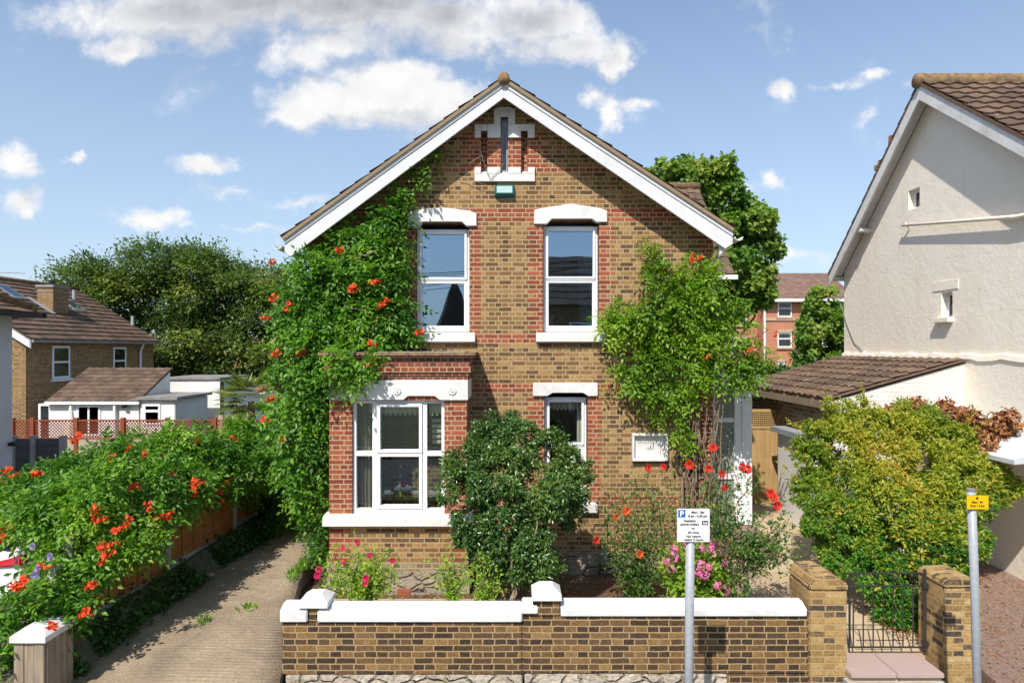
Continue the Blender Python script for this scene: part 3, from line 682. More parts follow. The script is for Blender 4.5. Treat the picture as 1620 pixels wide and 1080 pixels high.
# barge boards: two boards meeting at the apex, mitred, with a thin top fillet
def barge(xe, sl, tip, nm):
    y0, y1 = YR0+.05, YR0+.085; w_ = .262
    ze = roofz(xe)
    poly = [(AX, AZ-.002), (xe, ze-.002), (xe, ze-w_+.06), (xe+tip, ze-w_-.02+abs(tip)*sl*.1), (AX, AZ-w_)]
    ob = MB().prism(poly, y0, y1).build(nm, M['barge'], house, bevel=.004)
    poly2 = [(AX, AZ+.0), (xe, ze+.0), (xe, ze-.075), (AX, AZ-.075)]
    MB().prism(poly2, y0-.018, y0-.002).build('barge_fillet', M['barge'], ob)
    s = MB(); s.face([(AX, y1, AZ-.07), (xe, y1, ze-.07), (xe, YF, ze-.07), (AX, YF, AZ-.07)]); s.build('soffit', M['barge'], house, fix=False)
barge(-3.66, SLOPE_L, .10, 'bargeboard'); barge(3.55, SLOPE_R, -.12, 'bargeboard')
# gutters and their brackets at both eaves
for sx_, xe in ((-1, EL-.05), (1, ER+.06)):
    ze = roofz(xe)-.04; b = MB(); n = 8
    prof = [(xe+.065*math.cos(math.pi*(1+i/n)), ze+.065*math.sin(math.pi*(1+i/n))) for i in range(n+1)]
    prof += [(q[0]*.9+xe*.1, q[1]*.9+ze*.1) for q in reversed(prof)]
    b.prism(prof, YR0-.02, YR1); b.build('gutter', M['upvc'], house)
b = MB()
b.tube([(ER+.02, 11.5, roofz(ER)-.12), (WR+.06, 11.62, roofz(ER)-.45), (WR+.06, 11.62, .7)], .035, 8); b.build('downpipe', M['upvc'], house)
MB().prism([(WR+.0, roofz(WR)-.18), (ER-.06, roofz(ER)-.2), (WR, roofz(WR)-.5)], 11.05, 11.12).build('eaves_bracket', M['barge'], house)
# cross wing behind, whose tiles show past the right eaves
roof_plane((0, 14.2, 5.36), (4.63, 14.2, 5.36), (4.63, 17, 7.82), (0, 17, 7.82), 'wing_roof', M['tile_r'], house, wave=.015)
roof_plane((4.63, 19.8, 5.36), (0, 19.8, 5.36), (0, 17, 7.82), (4.63, 17, 7.82), 'wing_roof', M['tile_r'], house)
b = MB(); b.tube([(.5, 17, 7.84), (4.66, 17, 7.84)], .11, 10); b.build('wing_ridge', M['ridge'], house, sm=True)
b = MB(); b.box(WR+.01, 4.4, 14.6, 19.3, .3, 5.3); b.prism([(14.6, 5.3), (19.3, 5.3), (17, 7.7)], 4.3, 4.4, 'x'); b.build('wing_wall', M['stock'], house)
bx('wing_gutter', (3.2, 4.66, 14.08, 14.18, 5.24, 5.33), M['upvc'], house)

# ---- windows
def frame_rect(b, x0, x1, z0, z1, y0, y1, t, tb=None):
    tb = tb or t
    b.box(x0, x0+t, y0, y1, z0, z1); b.box(x1-t, x1, y0, y1, z0, z1); b.box(x0+t, x1-t, y0+.001, y1, z1-t, z1); b.box(x0+t, x1-t, y0+.001, y1, z0, z0+tb)
def pane(x0, x1, z0, z1, yy, parent, g='glass'):
    MB().box(x0, x1, yy, yy+.008, z0, z1).build('pane', M[g], parent)
def drape(b, x0, x1, z0, z1, yy, folds, amp=.025, bottom=0.0):
    n = folds*6; bs = len(b.v)
    for i in range(n+1):
        t = i/n; x_ = x0+(x1-x0)*t; d = amp*math.sin(t*folds*2*math.pi); zb = z0+bottom*math.sin(t*folds*2*math.pi)
        b.v += [(x_, yy+d*.5, z1), (x_, yy+d, zb)]
    for i in range(n): a = bs+2*i; b.f.append((a, a+2, a+3, a+1)); b.mi.append(0)
def sash(op, rail, parent, g='glass', curtains='sides', topz=None):
    x0, x1, z0, z1 = op; y0 = YF+.10; z0 += .035; z1 = topz if topz else z1-.02
    b = MB(); frame_rect(b, x0+.012, x1-.012, z0, z1, y0+.03, y0+.12, .045)
    frame_rect(b, x0+.055, x1-.055, rail+.01, z1-.043, y0, y0+.10, .038)         # upper sash, set forward
    frame_rect(b, x0+.055, x1-.055, z0+.043, rail-.012, y0+.022, y0+.11, .045, .05)
    b.box(x0+.057, x1-.057, y0+.012, y0+.07, rail-.015, rail+.012)
    wnd = b.build('window', M['upvc'], parent, bevel=.004)
    pane(x0+.09, x1-.09, rail+.045, z1-.08, y0+.05, wnd, g); pane(x0+.098, x1-.098, z0+.09, rail-.055, y0+.06, wnd, g)
    return wnd
w1 = sash(OPEN['ul'], Z(442), house, topz=Z(361))
c_ = MB(); drape(c_, U(667), U(674), Z(525), Z(362), YF+.36, 2); drape(c_, U(731), U(737), Z(525), Z(362), YF+.36, 2); c_.build('curtain', M['curtain_bl'], w1, fix=False)
w2 = sash(OPEN['ur'], Z(441), house, topz=Z(356))
c_ = MB(); drape(c_, U(864), U(872), Z(480), Z(362), YF+.4, 2, .02); drape(c_, U(919), U(941), Z(522), Z(360), YF+.36, 4); c_.build('curtain', M['curtain_bl'], w2, fix=False)
MB().box(U(866), U(877), YF+.30, YF+.36, Z(519), Z(497)).build('photo_frame', M['curtain'], w2)
w3 = sash(OPEN['lr'], Z(706), house, 'glass_low', topz=Z(629))
c_ = MB(); drape(c_, U(866), U(925), Z(650), Z(633), YF+.34, 9, .02, .02); drape(c_, U(866), U(872), Z(790), Z(640), YF+.36, 2); drape(c_, U(916), U(925), Z(790), Z(640), YF+.36, 2); c_.build('curtain', M['curtain'], w3, fix=False)
for (a, c, zt_, zb_) in ((648, 752, 527, 541), (848, 957, 527, 541), (846, 944, 795, 809)):
    x0, x1 = U(a), U(c); MB().prism([(YF-.10, Z(zb_)), (YF+.2, Z(zb_)), (YF+.2, Z(zt_-3)), (YF-.10, Z(zt_))], x0, x1, 'x').build('sill', M['white'], house, bevel=.008)
# painted lintels
def lintel(pts, nm='lintel', d=.05):
    MB().prism([(U(a), Z(c)) for a, c in pts], YF-d, YF+.10).build(nm, M['white'], house, bevel=.006)
lintel([(645, 361), (645, 338), (655, 333), (699, 329), (743, 334), (754, 339), (754, 358), (738, 358), (731, 351.5), (669, 351.5), (661, 361)])
lintel([(845, 355), (845, 333), (858, 330), (903, 323), (948, 330), (960, 334), (960, 352), (944, 352), (936, 347), (873, 347), (865, 355)])
lintel([(843, 626), (843, 605), (945, 605), (945, 626), (930, 626), (922, 621), (874, 621), (866, 626)])
# gable slot surround
lintel([(751, 219), (751, 198), (761, 198), (761, 219)], 'slot_surround'); 
def sur(a, c, t, bt): MB().box(U(a), U(c), YF-.05, YF+.05, Z(bt), Z(t)).build('slot_surround', M['white'], house, bevel=.004)
sur(771.4, 792, 198, 219); sur(804, 824, 198, 219); sur(835, 846, 198, 219); sur(761.2, 771.2, 198, 208); sur(824.2, 834.8, 198, 208); sur(781.5, 792, 177, 197.8); sur(804, 815, 177, 197.8)
MB().prism([(U(781.5), Z(176.8)), (U(815), Z(176.8)), (U(815), Z(175)), (U(806), Z(171)), (U(790), Z(171)), (U(781.5), Z(175))], YF-.05, YF+.05).build('slot_surround', M['white'], house)
sur(792.2, 803.8, 177, 186); sur(751, 846, 276, 288)
for a, c in ((751, 761), (771.4, 792), (804, 824), (835, 846)): sur(a, c, 265.5, 275.8)
for a, c in ((761, 771), (792.5, 803.5), (824.5, 834.5)):
    MB().prism([(YF-.05, Z(276)), (YF+.12, Z(276)), (YF+.12, Z(268))], U(a), U(c), 'x').build('slot_sill', M['white'], house)
b = MB(); frame_rect(b, U(793.2), U(802.8), Z(270), Z(187), YF+.06, YF+.1, .018); sl_ = b.build('slot_window', M['galv'], house); MB().box(U(795), U(801), YF+.08, YF+.09, Z(268), Z(189)).build('pane', M['cardark'], sl_)
# name plaque
b = MB(); x0, x1, z0, z1 = U(999), U(1055), Z(728), Z(685)
b.box(x0, x1, YF-.09, YF+.01, z1-.035, z1); b.box(x0, x1, YF-.09, YF+.01, z0, z0+.04); b.box(x0, x0+.035, YF-.089, YF+.01, z0+.04, z1-.035); b.box(x1-.035, x1, YF-.089, YF+.01, z0+.04, z1-.035)
b.box(x0+.035, x1-.035, YF-.012, YF+.01, z0+.04, z1-.035)
pq = b.build('name_plaque', M['white'], house, bevel=.004)
textobj('CHALGROVE', .066, M['engrave'], ((x0+x1)/2, YF-.014, Z(701)), pq, align='CENTER'); textobj('1886', .066, M['engrave'], ((x0+x1)/2, YF-.014, Z(711)), pq, align='CENTER')

# ---- square bay
YBY = 10.5; SB = F/YBY
UB = lambda px: (px-HX)/SB
ZB = lambda py: CZ+(HY-py)/SB
bay = empty('bay', (0, 0, 0)); bay.parent = house; bay.location = (UB(629), YBY-YF, 0)
XL, XR = UB(521), UB(738); bo = (UB(557), UB(703), ZB(814), ZB(633))
def bayred(x_, z_, row):
    px = HX+x_*SB; py = HY-(z_-CZ)*SB; e = 30 if row % 2 else 22
    return py < 815 or px < 521+e or px > 738-e or py > 872 and False
wall_grid('bay_wall', XL, XR, ZB(890), ZB(558), YBY, [bo], bayred, [M['stock'], M['red']], bay)
b = MB(); reveals(b, bo, YBY, YBY+.2)
b.face([(XL, YBY, .3), (XL, YBY, 3.72), (XL, YF, 3.72), (XL, YF, .3)], 1); b.face([(XR, YBY, .3), (XR, YF, .3), (XR, YF, 3.72), (XR, YBY, 3.72)], 1)
b.build('bay_return', [M['stock'], M['red']], bay, fix=False)
bx('bay_plinth', (XL-.05, XR+.05, YBY-.07, YF-.07, -.1, ZB(902)), M['stonelow'], bay); b = MB(); b.box(XL-.03, XR+.03, YBY-.045, YF-.07, ZB(902), ZB(888)); b.build('plinth_course', M['oldbrick'], bay)
for (za, zb_, pr, mm) in ((600, 594, .02, 'darkred'), (594, 588.5, .04, 'darkred'), (588.5, 580, .065, 'red'), (580, 567, .05, 'darkred'), (567, 562, .10, 'darkred'), (562, 557, .14, 'ridge')):
    MB().box(XL-pr, XR+pr, YBY-pr, YF-.002, ZB(za), ZB(zb_)-.0005).build('cornice', M[mm], bay)
bx('bay_roof', (XL+.02, XR-.02, YBY+.02, YF-.003, ZB(557), ZB(556)), M['lead'], bay)
# bay beam with the notched soffit and three carved rosettes
pts = [(521.5, 632), (521.5, 600.6), (740.5, 600.6), (740.5, 632.5), (700, 632.5), (695.5, 632), (688, 626), (646, 626), (639, 632), (560, 632)]
bl = MB().prism([(UB(a), ZB(c)) for a, c in pts], YBY-.045, YBY+.1).build('bay_lintel', M['white'], bay, bevel=.005)
MB().box(UB(740.5)-.04, UB(740.5)+.002, YBY+.1, YF-.004, ZB(632), ZB(600.8)).build('bay_lintel_return', M['white'], bay, bevel=.004)
for px in (543, 629, 716):
    cx, cz = UB(px), ZB(618); b = MB()
    for k in range(8):
        th = k*math.pi/4; b.tube([(cx+.045*math.cos(th), YBY-.048, cz+.045*math.sin(th)), (cx+.045*math.cos(th), YBY-.066, cz+.045*math.sin(th))], [.021, .013], 8)
    b.tube([(cx+.0, YBY-.046, cz), (cx, YBY-.058, cz)], [.052, .046], 16); b.tube([(cx, YBY-.058, cz), (cx, YBY-.078, cz)], [.022, .012], 10)
    b.build('rosette', M['white'], bl, sm=False)
MB().prism([(YBY-.12, ZB(830)), (YBY+.2, ZB(830)), (YBY+.2, ZB(811)), (YBY-.02, ZB(813)), (YBY-.12, ZB(815.5))], UB(513), UB(748), 'x').build('bay_sill', M['white'], bay, bevel=.01)
x0, x1, z0, z1 = bo; y0 = YBY+.06; b = MB(); frame_rect(b, x0, x1, z0+.02, z1, y0, y0+.1, .05, .06)
for a in (588, 668): b.box(UB(a)-.002, UB(a)+.066, y0+.001, y0+.1, z0+.08, z1-.05)
rb = ZB(719)
b.box(x0+.05, UB(588)-.003, y0+.003, y0+.09, rb-.03, rb+.045); b.box(UB(668)+.067, x1-.05, y0+.003, y0+.09, rb-.03, rb+.045)
frame_rect(b, UB(595.5), UB(667.5), rb+.02, z1-.055, y0-.03, y0+.09, .05); frame_rect(b, UB(595.5), UB(667.5), z0+.085, rb+.012, y0-.018, y0+.09, .05)
bw = b.build('bay_window', M['upvc'], bay, bevel=.004)
for (a, c, d, e) in ((564, 588, 799, 723), (564, 588, 711, 638), (601, 662, 793, 727), (601, 662, 709, 641), (677, 699, 799, 723), (677, 699, 711, 638)): pane(UB(a), UB(c), ZB(d), ZB(e), y0+.045, bw, 'glass_low')
c_ = MB(); drape(c_, UB(580), UB(588), ZB(655), ZB(636), y0+.15, 2); drape(c_, UB(600), UB(664), ZB(657), ZB(638), y0+.15, 8, .03, .02); drape(c_, UB(676), UB(699), ZB(657), ZB(637), y0+.15, 3, .03, .02); c_.build('net_valance', M['curtain'], bw, fix=False)
c_ = MB(); drape(c_, UB(562), UB(588), z0, z1, y0+.20, 4, .03); c_.build('curtain', M['curtain_dk'], bw, fix=False)
c_ = MB()
for q in range(5): c_.box(UB(679), UB(698)-random.uniform(0, .04), y0+.3, y0+.6, ZB(707)+q*.085, ZB(707)+q*.085+.06)
c_.build('folded_linen', M['curtain'], bw, bevel=.01)
c_ = MB(); c_.box(UB(602), UB(632), y0+.9, y0+1.2, ZB(705), ZB(690)); c_.build('bed_headboard', M['curtain_bl'], bw)
b = MB(); x0, x1, z0, z1 = UB(629), UB(651), ZB(942), ZB(928); b.box(x0, x1, YBY-.085, YBY-.06, z0, z1)
for k in range(6): b.box(x0+.008, x1-.008, YBY-.092, YBY-.084, z0+.012+k*.021, z0+.022+k*.021)
b.build('air_brick', M['terracotta'], house)
# meter box on the plinth
b = MB(); b.box(U(948), U(960), YF-.16, YF-.06, Z(889), Z(867)); mb_ = b.build('meter_box', M['signback'], house, bevel=.01)
MB().tube([(U(949), YF-.1, Z(888)), (U(947), YF-.1, Z(905)), (U(945), YF-.1, Z(930))], .012, 6).build('cable', M['black'], mb_)
# glazed porch on the right side of the house
pz = .70; Y0 = 12.0; x0, x1 = WR+.02, 4.22; zt_ = CZ-(600-HY)*Y0/F
b = MB()
def UP(px): return (px-HX)*Y0/F
def ZP(py): return CZ+(HY-py)*Y0/F
for (a, c) in ((1112, 1120), (1162, 1170), (1174, 1190)): b.box(UP(a), UP(c), Y0, Y0+.1, ZP(830), ZP(603))
b.box(UP(1120), UP(1162), Y0+.01, Y0+.08, ZP(668), ZP(661)); b.box(UP(1120), UP(1162), Y0+.01, Y0+.08, ZP(758), ZP(749)); b.box(UP(1120), UP(1162), Y0+.01, Y0+.08, ZP(612), ZP(603))
b.box(UP(1170), UP(1174), Y0+.02, Y0+.09, ZP(830), ZP(603)); b.box(UP(1186), UP(1190), Y0+.1, 14.3, ZP(830), ZP(812)); b.box(UP(1186), UP(1190), Y0+.1, 14.3, ZP(612), ZP(603))
for yy in (12.8, 13.5, 14.2): b.box(UP(1186), UP(1190), yy, yy+.07, ZP(812), ZP(612))
pf = b.build('porch_frame', M['upvc'], house, bevel=.004)
b = MB(); b.box(x0, UP(1194), Y0-.10, 14.4, ZP(603)+.003, ZP(596)); b.box(x0-.5, UP(1191), Y0-.06, 14.35, ZP(596), ZP(592)); b.build('porch_fascia', M['upvc'], house, bevel=.004)
MB().tube([(UP(1188), Y0-.13, ZP(598)), (UP(1201), Y0-.13, ZP(599))], .04, 8).build('porch_gutter', M['upvc'], house)
b = MB(); b.box(UP(1120), UP(1162), Y0+.04, Y0+.05, ZP(661), ZP(612)); b.box(UP(1120), UP(1162), Y0+.04, Y0+.05, ZP(749), ZP(668)); b.box(UP(1120), UP(1162), Y0+.04, Y0+.05, ZP(830), ZP(758)); b.box(UP(1187), UP(1188), Y0+.1, 14.3, ZP(812), ZP(612)); b.build('porch_pane', M['frost'], pf)
b = MB(); b.box(3.38, 4.25, 11.0, 12.0, .2, .70); b.box(3.38, 4.2, 10.72, 11.0, .2, .60); b.build('doorstep', M['redpath'], house, bevel=.01)
# alarm box
al = empty('alarm_box', (U(798), YF, Z(305)), 'teal burglar alarm box with a pale label, fixed under the gable slots', 'alarm box')
x0, x1, z0, z1 = U(782), U(815), Z(313.5), Z(294); d0 = YF-.11
MB().hexa([(x0+.0, YF, z0), (x1, YF, z0), (x1, YF, z1), (x0, YF, z1), (x0+.03, d0, z0+.05), (x1-.03, d0, z0+.05), (x1-.03, d0, z1-.015), (x0+.03, d0, z1-.015)]).build('case', M['teal'], al, bevel=.008)
b = MB(); b.box(x0+.045, x1-.05, d0-.004, d0-.001, z0+.065, z1-.03); b.build('label', M['alarmlbl'], al)
# ================================================================== FRONT BOUNDARY
YW = 7.5; SW = F/YW
XW = lambda px: (px-HX)/SW
ZW = lambda py: CZ+(HY-py)/SW
gw = empty('garden_wall', (XW(640), YW, 0), 'low front garden wall of dark brown brick with white coping, lower left length', 'wall')
def wall_run(name, x0, x1, y0, y1, z0, z1, m, parent, irregular=.004):
    b = MB(); nx = max(2, int((x1-x0)/.18)); b.box(x0, x1, y0, y1, z0, z1); return b.build(name, m, parent, bevel=.012)
zc = ZW(983)
wall_run('brickwork', XW(446), XW(826), YW, YW+.24, .225, zc, M['gwall'], gw)
wall_run('stone_base', XW(452), XW(826), YW-.012, YW+.25, -.3, .223, M['stone'], gw)
def coping(a, c, ztop_front, zbot, parent, rise=.05, over=.035):
    """white coping with a weathered slope and clipped ends"""
    x0, x1 = XW(a), XW(c); y0, y1 = YW-over, YW+.24+over; ym = (y0+y1)/2
    MB().prism([(y0, zbot+.004), (y1, zbot+.004), (y1, ztop_front), (ym+.05, ztop_front+rise), (ym-.03, ztop_front+rise), (y0, ztop_front)], x0, x1, 'x').build('coping', M['white'], parent, bevel=.012)
coping(444, 487, ZW(964), zc, gw); coping(503, 826, ZW(966), zc, gw)
def cap(a, c, zb_, zt_, parent):
    x0, x1 = XW(a), XW(c); y0, y1 = YW-.05, YW+.29; xm, ym = (x0+x1)/2, (y0+y1)/2; s = .45
    b = MB(); b.box(x0, x1, y0, y1, zb_, zb_+(zt_-zb_)*.45); k = zb_+(zt_-zb_)*.45
    b.hexa([(x0, y0, k), (x1, y0, k), (x1, y1, k), (x0, y1, k), (xm-(xm-x0)*s, ym-(ym-y0)*s, zt_), (xm+(xm-x0)*s, ym-(ym-y0)*s, zt_), (xm+(xm-x0)*s, ym+(ym-y0)*s, zt_), (xm-(xm-x0)*s, ym+(ym-y0)*s, zt_)])
    bm_ = b.build('pier_cap', M['white'], parent)
wall_run('pier', XW(487.5), XW(502.5), YW-.002, YW+.24, zc, ZW(960)+.003, M['gwall'], gw); cap(473, 520, ZW(959), ZW(941), gw)
gw2 = empty('garden_wall', (XW(1050), YW, 0), 'taller front garden wall of dark brown brick with white coping, behind the parking sign', 'wall')
zc2 = ZW(974)
wall_run('brickwork', XW(826.5), XW(1279), YW, YW+.24, .235, zc2, M['gwall'], gw2)
wall_run('stone_base', XW(830), XW(1150), YW-.012, YW+.25, -.3, .233, M['stone'], gw2); wall_run('brick_base', XW(1150.5), XW(1279), YW-.002, YW+.25, -.3, .233, M['gwall'], gw2)
coping(826, 851, ZW(958)+.0, ZW(970), gw2, .03); 
wall_run('pier', XW(843), XW(886), YW-.004, YW+.244, zc2-.001, ZW(948), M['gwall'], gw2); cap(841.5, 888, ZW(947.5), ZW(928), gw2)
coping(875.5+11.5, 1275, ZW(961), zc2, gw2)
# gate piers
p1 = empty('gate_pier', (3.46, 7.75, 0), 'yellow stock brick gate pier joined to the white coped wall, left of the iron gate', 'gate pier')
wall_run('pier', XW(1280), XW(1340), YW-.003, 8.05, -.3, ZW(922)-.08, M['pier'], p1)
MB().prism([(XW(1281)-.0, ZW(922)-.078), (XW(1340)+.012, ZW(922)-.078), (XW(1340)+.012, ZW(922)-.01), (XW(1318), ZW(910)), (XW(1290), ZW(912)), (XW(1281)-.01, ZW(926))], YW-.012, 8.07).build('brick_cap', M['pier'], p1, bevel=.014)
p2 = empty('gate_pier', (4.95, 7.75, 0), 'yellow stock brick gate pier overhung by the golden shrub, right of the iron gate', 'gate pier')
wall_run('pier', XW(1495), XW(1553), YW-.003, 8.0, -.3, ZW(929)-.0, M['pier'], p2)
MB().prism([(XW(1493.5), ZW(929)+.001), (XW(1554), ZW(929)+.001), (XW(1554), ZW(922)), (XW(1540), ZW(915)), (XW(1500), ZW(917)), (XW(1493.5), ZW(922))], YW-.012, 8.01).build('brick_cap', M['pier'], p2, bevel=.014)
st = empty('gate_step', (4.2, 7.5, .2), 'pink granite step below the iron gate', 'step')
sm_ = MB(); sm_.box(XW(1337), XW(1408)-.003, 7.36, 7.86, .25, .305); sm_.box(XW(1408)+.003, XW(1482), 7.36, 7.86, .25, .305); sm_.build('tread', M['pinkstep'], st, bevel=.008)
MB().box(XW(1337)+.01, XW(1482)-.01, 7.40, 7.86, .20, .249).build('riser', M['slab'], st); MB().box(XW(1333), XW(1486), 7.38, 7.49, -.3, .199).build('base', M['concrete'], st)
# wrought iron gate
YG = 7.80; XG = lambda px: (px-HX)*YG/F; ZG = lambda py: CZ+(HY-py)*YG/F
gt = empty('iron_gate', (XG(1400), YG, .31), 'black wrought iron garden gate with plain bars and scrolled top, standing between the brick piers', 'gate')
b = MB(); r = .009
def bar(a, c, r_=r): b.tube([a, c], r_, 6)
bar((XG(1343), YG, ZG(906)), (XG(1463), YG, ZG(906)), .010); bar((XG(1343), YG, ZG(926)), (XG(1463), YG, ZG(926))); bar((XG(1343), YG, ZG(1023)), (XG(1463), YG, ZG(1023)), .012); bar((XG(1355), YG, ZG(1012)), (XG(1430), YG, ZG(1012)), .006)
bar((XG(1463), YG, ZG(900)), (XG(1463), YG, ZG(1027)), .017); bar((XG(1344), YG, ZG(905)), (XG(1344), YG, ZG(1023)), .012)
b.build('gate_frame', M['iron'], gt)
for k in range(7):
    px = 1350+k*15.7; MB().tube([(XG(px), YG, ZG(926)), (XG(px), YG, ZG(1023))], .0075, 6).build('bar', M['iron'], gt)
for k in range(4):
    px = 1358+k*29; b = MB(); pts = []
    for i in range(15):
        th = i/14*2.4*math.pi; rr = .055*(1-i/18); pts.append((XG(px)+rr*math.cos(th)*(1 if k % 2 else -1), YG, ZG(916)+rr*.85*math.sin(th)))
    b.tube(pts, .005, 5); b.build('scroll', M['iron'], gt)
b = MB(); b.box(XG(1459), XG(1467), YG-.03, YG+.03, ZG(929), ZG(922)); b.box(XG(1459), XG(1467), YG-.03, YG+.03, ZG(1020), ZG(1013)); b.build('hinge', M['iron'], gt)

# ================================================================== SIGNS
YS = 6.2; XS = lambda px: (px-HX)*YS/F; ZS = lambda py: CZ+(HY-py)*YS/F
sg = empty('parking_sign', (XS(1092), YS, 0), 'white resident permit parking sign with a blue P on a grey steel post', 'parking sign')
MB().tube([(XS(1090.5), YS+.045, 0), (XS(1092.5), YS+.045, 1.2), (XS(1094), YS+.045, ZS(842))], .040, 20).build('post', M['galv'], sg, sm=True)
MB().tube([(XS(1094), YS+.045, ZS(842)), (XS(1094), YS+.045, ZS(838))], .042, 20).build('post_cap', M['signback'], sg)
x0, x1, z0, z1 = XS(1070.5), XS(1123), ZS(857), ZS(803.5)
pl = MB().box(x0, x1, YS-.004, YS, z0, z1).build('sign_plate', M['signback'], sg, bevel=.0015); MB().box(x0+.004, x1-.004, YS-.0055, YS-.0042, z0+.004, z1-.004).build('sign_face', M['signwhite'], pl)
MB().box(XS(1072.5), XS(1084), YS-.0075, YS-.006, ZS(817.5), ZS(805.8)).build('blue_square', M['signblue'], pl)
yy = YS-.0085
textobj('P', .072, M['signwhite'], (XS(1075), yy, ZS(816.2)), pl, ext=.001, name='letter_p')
S_ = .0255
for t_, px, py, al_, sx_ in (('Mon - Sat', 1103.5, 811, 'CENTER', 1.05), ('8 am - 6.30 pm', 1103.5, 817, 'CENTER', .98), ('Resident', 1091, 824.5, 'CENTER', 1.05), ('permit holders', 1090.8, 830, 'CENTER', .98), ('or', 1096.5, 836.4, 'CENTER', 1.1), ('30 mins', 1096.5, 843, 'CENTER', 1.1), ('No return', 1097, 849, 'CENTER', 1.1), ('within 2 hours', 1097, 854.4, 'CENTER', 1.05)):
    textobj(t_, S_*1.12, M['ink'], (XS(px), yy, ZS(py)), pl, align=al_, sx=sx_)
MB().box(XS(1110), XS(1120), YS-.0075, YS-.006, ZS(829.5), ZS(823)).build('code_panel', M['ink'], pl); textobj('N4', .033, M['signwhite'], (XS(1115), yy-.001, ZS(828.6)), pl, align='CENTER', ext=.0006)
yp = empty('parking_plate', (XS(1550), YS, 0), 'small yellow loading restriction plate on a leaning grey post by the golden shrub', 'parking sign')
MB().tube([(XS(1554), YS+.04, 0), (XS(1547), YS+.04, ZS(940)), (XS(1541), YS+.04, ZS(778))], .036, 18).build('post', M['galv'], yp, sm=True)
MB().tube([(XS(1541), YS+.04, ZS(778)), (XS(1541), YS+.04, ZS(774))], .039, 18).build('post_cap', M['signback'], yp)
pl = MB().box(XS(1528), XS(1563), YS-.010, YS-.006, ZS(805), ZS(782.5)).build('sign_plate', M['signyellow'], yp, bevel=.003)
textobj('Mon - Fri', .026, M['ink'], (XS(1545), YS-.0125, ZS(795)), pl, align='CENTER'); textobj('8 am - 4 pm', .026, M['ink'], (XS(1545), YS-.0125, ZS(800.5)), pl, align='CENTER')
b = MB(); b.tube([(XS(1544.5), YS-.011, ZS(787)), (XS(1544.5), YS-.0155, ZS(787))], .010, 10); b.build('lamp_symbol', M['ink'], pl)

# ================================================================== LEFT BOUNDARY: pier, fence
pr = empty('timber_clad_pier', (-4.9, 7.1, 0), 'white capped pier clad in weathered vertical boards at the left of the driveway', 'pier')
Yp = 7.15; xl, xr = (22-HX)*Yp/F, (71-HX)*Yp/F
b = MB()
for k in range(3): b.box(xl+k*.108, xl+k*.108+.104, Yp-random.uniform(0, .012), Yp+.02, -.2, .735)
b.build('front_boards', M['oldwood'], pr, bevel=.004)
b = MB()
for k in range(4): b.box(xr-.015, xr+.005+random.uniform(-.004, .008), Yp+.022+k*.11, Yp+.127+k*.11, -.2, .735)
b.build('side_boards', M['oldwood'], pr, bevel=.004)
MB().box(xl+.02, xr-.02, Yp+.03, Yp+.45, -.2, .73).build('core', M['greywall'], pr)
x0, x1 = xl-.02, xr+.03; b = MB(); b.box(x0, x1, Yp-.04, Yp+.50, .74, .80); b.hexa([(x0, Yp-.04, .8), (x1, Yp-.04, .8), (x1, Yp+.50, .8), (x0, Yp+.50, .8), (x0+.08, Yp+.08, .86), (x1-.08, Yp+.08, .86), (x1-.08, Yp+.40, .86), (x0+.08, Yp+.40, .86)]); b.build('cap', M['white'], pr)
fn = empty('lap_fence', (-5.1, 10, .5), 'orange brown lap panel fence with concrete posts along the driveway under the trumpet vine', 'fence')
ys_ = [8.15, 9.95, 11.75, 13.55, 15.35]
fx = lambda yy: float(np.interp(yy, [8, 10, 13, 16], [-5.30, -5.03, -4.62, -4.55]))
for i, yy in enumerate(ys_):
    zb_ = float(dz(yy))+.18; MB().box(fx(yy)-.05, fx(yy)+.05, yy-.05, yy+.05, zb_-.4, zb_+1.25).build('post', M['concrete'], fn, bevel=.01)
for i in range(4):
    a, c = ys_[i]+.06, ys_[i+1]-.06; zb_ = float(dz((a+c)/2))+.22; n = 10
    MB().hexa([(fx(a)-.02, a, zb_-.2), (fx(a)+.02, a, zb_-.2), (fx(c)+.02, c, zb_-.2), (fx(c)-.02, c, zb_-.2), (fx(a)-.02, a, zb_+.1), (fx(a)+.02, a, zb_+.1), (fx(c)+.02, c, zb_+.1), (fx(c)-.02, c, zb_+.1)]).build('gravel_board', M['concrete'], fn)
    b = MB()
    for k in range(n):
        z0 = zb_+.11+k*.112; j = random.uniform(-.004, .004)
        b.hexa([(fx(a)-.006, a, z0), (fx(a)+.018+j, a, z0+j), (fx(c)+.018-j, c, z0-j), (fx(c)-.006, c, z0), (fx(a)-.008, a, z0+.13), (fx(a)+.004, a, z0+.13), (fx(c)+.004, c, z0+.13), (fx(c)-.008, c, z0+.13)])
    for t in (.01, .17, .34, .5, .66, .83, .99):
        yy = a+(c-a)*t; b.box(fx(yy)+.016, fx(yy)+.032, yy-.018, yy+.018, zb_+.11, zb_+.11+n*.112+.02)
    b.build('panel', M['orangewood'], fn)

